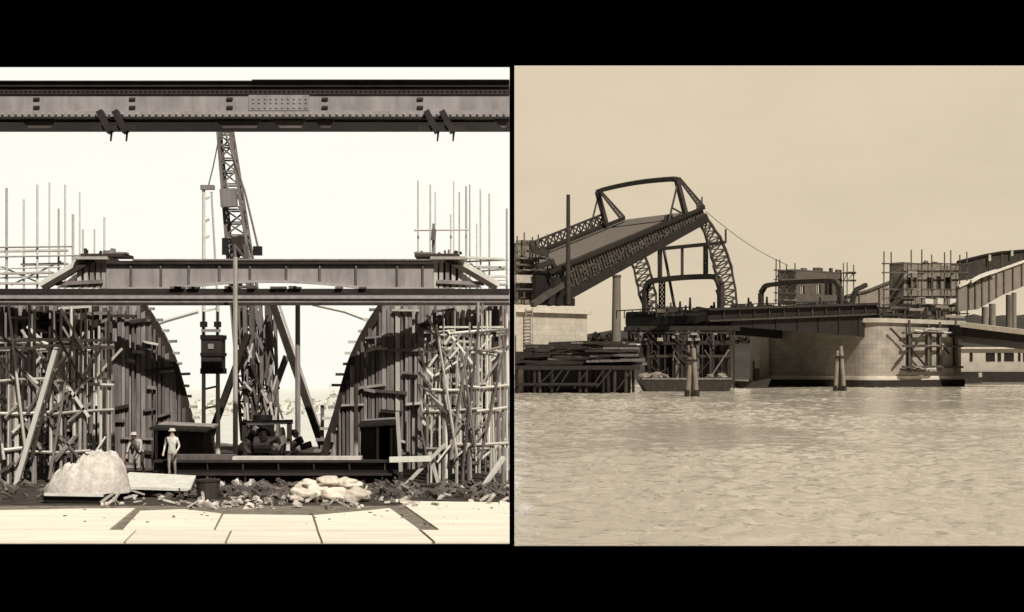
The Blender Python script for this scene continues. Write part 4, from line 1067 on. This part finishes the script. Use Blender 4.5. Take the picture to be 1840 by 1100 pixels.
g = thing('sheet_stack', BP(1670, 545, -6), 'pale boards leaning along the foot of the large right bridge house', 'boards')
for px, q in ((1662, 14), (1684, 10), (1706, 12), (1645, 8)): MB().bar(BP(px, 542 + rnd(-3, 3), -5.8), BP(px + q, 542, -5.8), .3, rnd(1.0, 1.7)).build('board', random.choice(['coping', 'render', 'white_sheet']), g)

# ---------- approach ramps
def ramp(label, pts_top, pts_bot, ww, m, th, stiff, cols, caps, group='sloping approach ramps at the right'):
    g = thing('approach_ramp', BP(pts_top[0][0], pts_bot[0][1], ww), label, 'ramp', group)
    b = MB(); b.prism([BP(px, r_, ww) for px, r_ in pts_top] + [BP(px, r_, ww) for px, r_ in pts_bot[::-1]], W * -th); b.build('side_plate', m, g)
    for t in stiff:
        i = t * (len(pts_top) - 1); k = min(int(i), len(pts_top) - 2); f = i - k
        tp = (pts_top[k][0] + (pts_top[k + 1][0] - pts_top[k][0]) * f, pts_top[k][1] + (pts_top[k + 1][1] - pts_top[k][1]) * f)
        bt = None
        for (xa_, ra_), (xb_, rb_) in zip(pts_bot[:-1], pts_bot[1:]):
            if xa_ <= tp[0] <= xb_: bt = ra_ + (rb_ - ra_) * (tp[0] - xa_) / (xb_ - xa_)
        if bt: MB().bar(BP(tp[0], tp[1] + 1, ww + .2), BP(tp[0], bt - 1, ww + .2), .35, .3, W).build('stiffener', 'steel_mid', g)
    MB().path([BP(px, r_, ww + .15) for px, r_ in pts_top], .6, .5).build('coping', caps, g)
    for px, r0, wd in cols:
        q = BP(px, r0, ww - .9); MB().tube(V((q.x, q.y, 12.4)), q, wd, wd, 12).build('column', 'viaduct', g)
    return g
ramp('near approach ramp girder with plate stiffeners climbing right on round columns', [(1722, 515), (1760, 498), (1800, 484), (1850, 466), (1900, 450)], [(1722, 560), (1757, 556), (1800, 531), (1850, 510), (1900, 492)], -1, 'viaduct', .6, [.12, .2, .28, .36, .44, .52, .6, .68, .76, .85], [(1770, 552, .8), (1783, 546, .8), (1813, 530, .75), (1822, 526, .6), (1882, 500, .9)], 'coping')
ramp('rear dark approach ramp deck climbing right behind the near ramp', [(1722, 470), (1772, 458), (1800, 453), (1850, 449), (1900, 446)], [(1722, 505), (1772, 498), (1800, 484), (1850, 470), (1900, 460)], -16, 'steel', .6, [.3, .5, .7], [], 'steel_deep')
for px in (1778, 1818): tag(MB().bar(BP(px, 469 if px < 1800 else 460, -15), BP(px, 458 if px < 1800 else 449, -15), .6, .6).build('ramp_post', 'coping'), 'short pale post on the rear dark ramp, %s' % ('the lower of two' if px < 1800 else 'the higher of two'), 'post')
tag(MB().path([BP(1745, 506, .2), BP(1760, 497, .2), BP(1776, 491, .2), BP(1790, 487, .2)], .4, .8).build('sheet_roll', 'white_sheet'), 'white sheet draped along the top edge of the near ramp', 'sheet')
ramp('low approach ramp behind the bent post, rising towards the large house', [(1520, 532), (1560, 522), (1600, 506), (1640, 488)], [(1520, 552), (1560, 552), (1600, 552), (1640, 552)], -30, 'render', .8, [.2, .5, .8], [], 'steel_mid')

# jetty span at right of the pier
g = thing('approach_span', BP(1790, 605, 3), 'dark low approach span running right from the river pier', 'span')
top = [(1728, 584), (1760, 588), (1800, 593), (1860, 600), (1920, 607)]; bot = [(1728, 604), (1760, 607), (1800, 611), (1860, 618), (1920, 625)]
MB().prism([P(px, r_, 300 - (px - 1728) * .1) for px, r_ in top] + [P(px, r_, 300 - (px - 1728) * .1) for px, r_ in bot[::-1]], (0, 26, 0)).build('girder', 'steel_deep', g)
MB().path([P(px, r_ - 1, 299.2 - (px - 1728) * .1) for px, r_ in top], 1.4, 1.1).build('kerb', 'coping', g)
for px in (1870,): MB().tube(V((PX(px, 305), 305, -1)), P(px, 612, 305), .8).build('pile', 'tar_wood', g)

# far landing house and hull at the right
d = 400
g = thing('boathouse', G(1800, d), 'long pale waterside house with square dark windows beyond the pier', 'building')
zz = lambda r_: P(0, r_, d).z
b = MB(); cur = 1718; wins = [(1742, 1748), (1771, 1788), (1792, 1799), (1804, 1822), (1829, 1834), (1838, 1842), (1856, 1874), (1890, 1905)]
for wa, wb in wins:
    b.box((PX(cur, d), d, .3), (PX(wa, d), d + .5, zz(627))); b.box((PX(wa, d), d + .003, .3), (PX(wb, d), d + .497, zz(650))); b.box((PX(wa, d), d + .003, zz(634)), (PX(wb, d), d + .497, zz(627))); cur = wb
b.box((PX(cur, d), d, .3), (PX(1960, d), d + .5, zz(627))); b.build('wall', 'house', g)
MB().box((PX(1714, d), d - 1, zz(627) + .01), (PX(1964, d), d + 9, zz(624))).build('roof', 'coping', g)
for wa, wb in wins:
    wo_ = MB().box((PX(wa, d), d - .05, zz(650) - .15), (PX(wb, d), d + .3, zz(650))).build('window', 'house', g)
    MB().box((PX(wa, d) + .02, d + .35, zz(650) + .02), (PX(wb, d) - .02, d + .42, zz(634) - .02)).build('pane', 'window', wo_)
MB().box((PX(1716, d), d - 3, -.3), (PX(1964, d), d - .01, zz(668))).build('quay', 'tar_wood', g)
d = 370
g = thing('work_boat', G(1752, d), 'small dark work boat beside the right end of the pier', 'boat', )
b = MB(); xs = [PX(1730, d), PX(1736, d), PX(1762, d), PX(1772, d)]
b.prism([(xs[0], d, 1.7), (xs[1], d, -.2), (xs[2], d, -.2), (xs[3], d, 1.6)], (0, 2.2, 0)); b.build('hull', 'tar_wood', g)
MB().box((PX(1760, d), d + .6, 1.6), (PX(1766, d), d + 1.4, 2.9)).build('cabin', 'coping', g)

# ---------- chimney on the far bank
g = thing('chimney', G(1108, 500, 6), 'tall grey chimney stack on the far bank under the raised leaf', 'chimney')
MB().tube(G(1107, 500, 5), P(1108, 497, 500), 1.9, 1.5, 14).build('shaft', 'viaduct', g)
MB().tube(P(1108, 498, 500), P(1108, 494.5, 500), 1.75, 1.7, 14).build('cap', 'steel_mid', g)

# ---------- timber jetty with stacks, left foreground of the river
random.seed(21)
d = 226.0
g = thing('timber_jetty', G(1030, d), 'dark timber jetty on braced piles in front of the abutment', 'jetty')
zd = P(0, 657, d).z
xa, xb = RX(d) + .1, PX(1150, d)
MB().box((xa, d, zd - .7), (xb, d + 12, zd)).build('deck', 'tar_wood', g)
for k in range(22):
    x = xa + .4 + (xb - xa - .8) * k / 21; y = d + random.choice((.5, 4, 8)); MB().tube((x, y, -1), (x + rnd(-.2, .2), y, zd - .7), .3, .26).build('pile', random.choice(['tar_wood', 'black', 'dark_wood']), g)
for k in range(7):
    x = xa + rnd(0, xb - xa - 3); MB().bar((x, d + .1, rnd(.3, 1)), (x + rnd(2, 3.5), d + .1, zd - .8), .22).build('brace', random.choice(['dark_wood', 'tar_wood', 'tar_wood']), g)
MB().box((xa, d - .15, 1.3), (PX(1075, d), d - .003, 1.75)).build('waling', 'tar_wood', g)
MB().box((xa, d + 5, -.4), (PX(1135, d), d + 11, zd - .71)).build('shade_block', 'black', g)  # black block added to stand for the shade beneath the jetty deck
for k in range(150):
    lv = k % 9; z = zd + .02 + lv * .5 * .9
    px = rnd(926, 1130 - lv * 5); ln = rnd(5, 11); x = max(xa, PX(px, d)); x2 = min(PX(1168 - lv * 3, d), x + ln)
    if z > P(0, 640 - 24 * max(0, 1 - ((px - 1020) / 110) ** 2) , d).z + .6: z = zd + rnd(0, 1.4)
    yy = d + rnd(.2, 10); s_ = rnd(.25, .45)
    o = MB().bar((x, yy, z + .25), (x2, yy + rnd(-.6, .6), z + .25 + rnd(-.3, .3)), s_, s_).build('timber_baulk', random.choice(['tar_wood', 'dark_wood', 'tar_wood', 'dark_wood', 'tar_wood', 'tar_wood', 'brown_wood']))
    tag(o, 'dark squared timber in the untidy stack on top of the jetty', 'timber', 'squared timbers stacked on the jetty')
b = MB()
b.box((xa, d + 3, zd + .01), (PX(1080, d), d + 8, zd + 2.4)); b.box((PX(945, d), d + 4, zd + 2.41), (PX(1045, d), d + 7, zd + 3.2))
tag(b.build('timber_pile', 'tar_wood'), 'solid dark core of the big timber stack on the jetty', 'timber stack')
tag(MB().box((PX(1058, d), d + 9, zd + 3.6), (PX(1160, d), d + 10, zd + 3.85)).build('long_plank', 'pale_wood'), 'long pale plank lying along the back of the timber stack', 'plank')

# ---------- falsework under the leaf tip
random.seed(9)
d = 262.0
g = thing('falsework', G(1225, d), 'dark timber falsework tower under the tip of the lowered leaf', 'falsework')
zz = lambda r_, dd=d: P(0, r_, dd).z
for r_, x_0, x_1, m, t in ((590, 1128, 1330, 'tar_wood', .9), (616, 1150, 1318, 'tar_wood', .8), (598, 1135, 1310, 'dark_wood', .4), (640, 1165, 1315, 'dark_wood', .5)):
    MB().box((PX(x_0, d), d, zz(r_) - t / 2), (PX(x_1, d), d + 9, zz(r_) + t / 2)).build('platform', m, g)
for k in range(80):
    px = 1130 + 190 * (k + rnd(0, 1)) / 80; dd = d + random.choice((.3, 3, 6, 8.5)); r_ = random.choice((590, 590, 616))
    z0 = .2 if px > 1160 else zz(640)
    MB().bar(G(px, dd, z0), G(px + rnd(-1, 1), dd, zz(r_)), rnd(.25, .55)).build('post', random.choice(['tar_wood', 'dark_wood', 'tar_wood', 'brown_wood']), g)
for k in range(60):
    px = rnd(1140, 1300); r_ = rnd(596, 668); MB().bar(P(px, r_, d - .2), P(px + rnd(-16, 16), r_ + rnd(6, 22), d - .2), rnd(.12, .26)).build('brace', random.choice(['tar_wood', 'dark_wood', 'tar_wood', 'dark_wood', 'brown_wood']), g)
MB().bar(P(1278, 676, d - .5), P(1310, 628, d - .5), .2).build('light_brace', 'mid_wood', g)
for k in range(9):
    px = rnd(1145, 1290); r_ = random.choice((600, 606, 610)); MB().bar(P(px, r_, d - .4), P(px + rnd(3, 12), r_, d - .4), .4, rnd(.3, .7)).build('pale_block', random.choice(['render', 'mid_wood', 'brown_wood']), g)

# ---------- barge with debris
d = 244.0
g = thing('barge', G(1235, d), 'low dark barge moored under the falsework', 'barge')
zz = lambda r_, dd=d: P(0, r_, dd).z
xa, xb = PX(1150, d), PX(1319, d)
MB().prism([(xa, d, zz(683)), (xa + 1.5, d, -.4), (xb - 1, d, -.4), (xb, d, zz(681))], (0, 8, 0)).build('hull', 'tar_wood', g)
MB().box((xa + .4, d - .1, zz(683) + .05), (xb - .4, d + .2, zz(680) + .1)).build('gunwale', 'brown_wood', g)
for i, (px, r_, s_) in enumerate([(1158, 674, .9), (1166, 676, .8), (1173, 672, .8), (1180, 676, 1.0), (1187, 671, .9), (1195, 675, .7), (1276, 675, .7), (1297, 674, .8)]):
    dd = d + 1 + (i % 3)
    o = MB().blob(G(px, dd, zz(683) + s_ * .6 + .15), (s_ * 1.2, s_, s_ * .7), i, .5, 10, 7, 2).build('rubble_lump', 'render')
    tag(o, 'pale rubble lump lying on the deck of the dark barge', 'rubble', 'rubble lumps on the barge')

# ---------- pile dolphins
def dolphin(px, rt, dd, label, tops):
    g = thing('pile_dolphin', G(px, dd), label, 'mooring piles', 'pile dolphins standing in the river')
    for bx, tx, r_, dy in tops:
        MB().tube(G(px + bx, dd + dy, -1), P(px + tx, r_, dd + dy * .3), .42, .33, 10).build('pile', 'render', g)
        MB().tube(G(px + bx, dd + dy, -.95), G(px + bx * .97, dd + dy, .95), .46, .45, 10).build('wet_foot', 'tar_wood', g)
    MB().tube(P(px, rt + 20, dd), P(px, rt + 23, dd), .85, .85, 12).build('band', 'steel_deep', g)
dolphin(1244, 626, 203, 'cluster of leaning mooring piles with a peaked top before the falsework', [(-9, -3, 642, 0), (8, 2, 626, -.6), (0, 1, 640, 1)])
dolphin(1509, 620, 250, 'pair of mooring piles standing in front of the shaded side of the pier', [(-8, -4, 630, 0), (8, 2, 622, -.5), (0, 0, 634, 1)])

# ---------- dark launch by the pier
d = 285.0
g = thing('launch', G(1352, d), 'dark low launch with a stub mast moored against the left side of the pier', 'boat')
b = MB(); b.prism([G(1322, d, 1.5), G(1326, d, -.3), G(1378, d, -.3), G(1386, d, 2.0), G(1355, d, 1.3)], (0, 3, 0)); b.build('hull', 'tar_wood', g)
MB().tube(G(1355, d + 1, 1.5), P(1354, 648, d + 1), .35, .22).build('mast', 'tar_wood', g)
MB().box((PX(1357, d), d + .5, 1.6), (PX(1366, d), d + 2.3, P(0, 662, d).z)).build('cabin', 'steel_deep', g)

# ------------------------------------------------------------------ trim both sites along their common boundary
import bmesh
bpy.context.view_layer.update()
for o in list(COL.objects):
    if o.type != 'MESH' or o.name.split('.')[0] in ('water', 'sky', 'ground', 'riverbank', 'scrub'): continue
    mw = o.matrix_world.translation; ws = [v.co + mw for v in o.data.vertices]
    if not ws: continue
    side = 1 if sum(v.y for v in ws) / len(ws) > 150 else -1
    if all(side * v.x >= .0018 * v.y for v in ws): continue
    if all(side * v.x < .0018 * v.y for v in ws): bpy.data.objects.remove(o); continue
    bm = bmesh.new(); bm.from_mesh(o.data)
    r = bmesh.ops.bisect_plane(bm, geom=bm.verts[:] + bm.edges[:] + bm.faces[:], plane_co=-mw, plane_no=(side, -.0018, 0), clear_inner=True)
    ed = [e for e in r['geom_cut'] if isinstance(e, bmesh.types.BMEdge)]
    try: bmesh.ops.edgeloop_fill(bm, edges=ed)
    except Exception: pass
    bm.to_mesh(o.data); bm.free()
for o in bpy.data.objects:
    if '_o' in o: del o['_o']
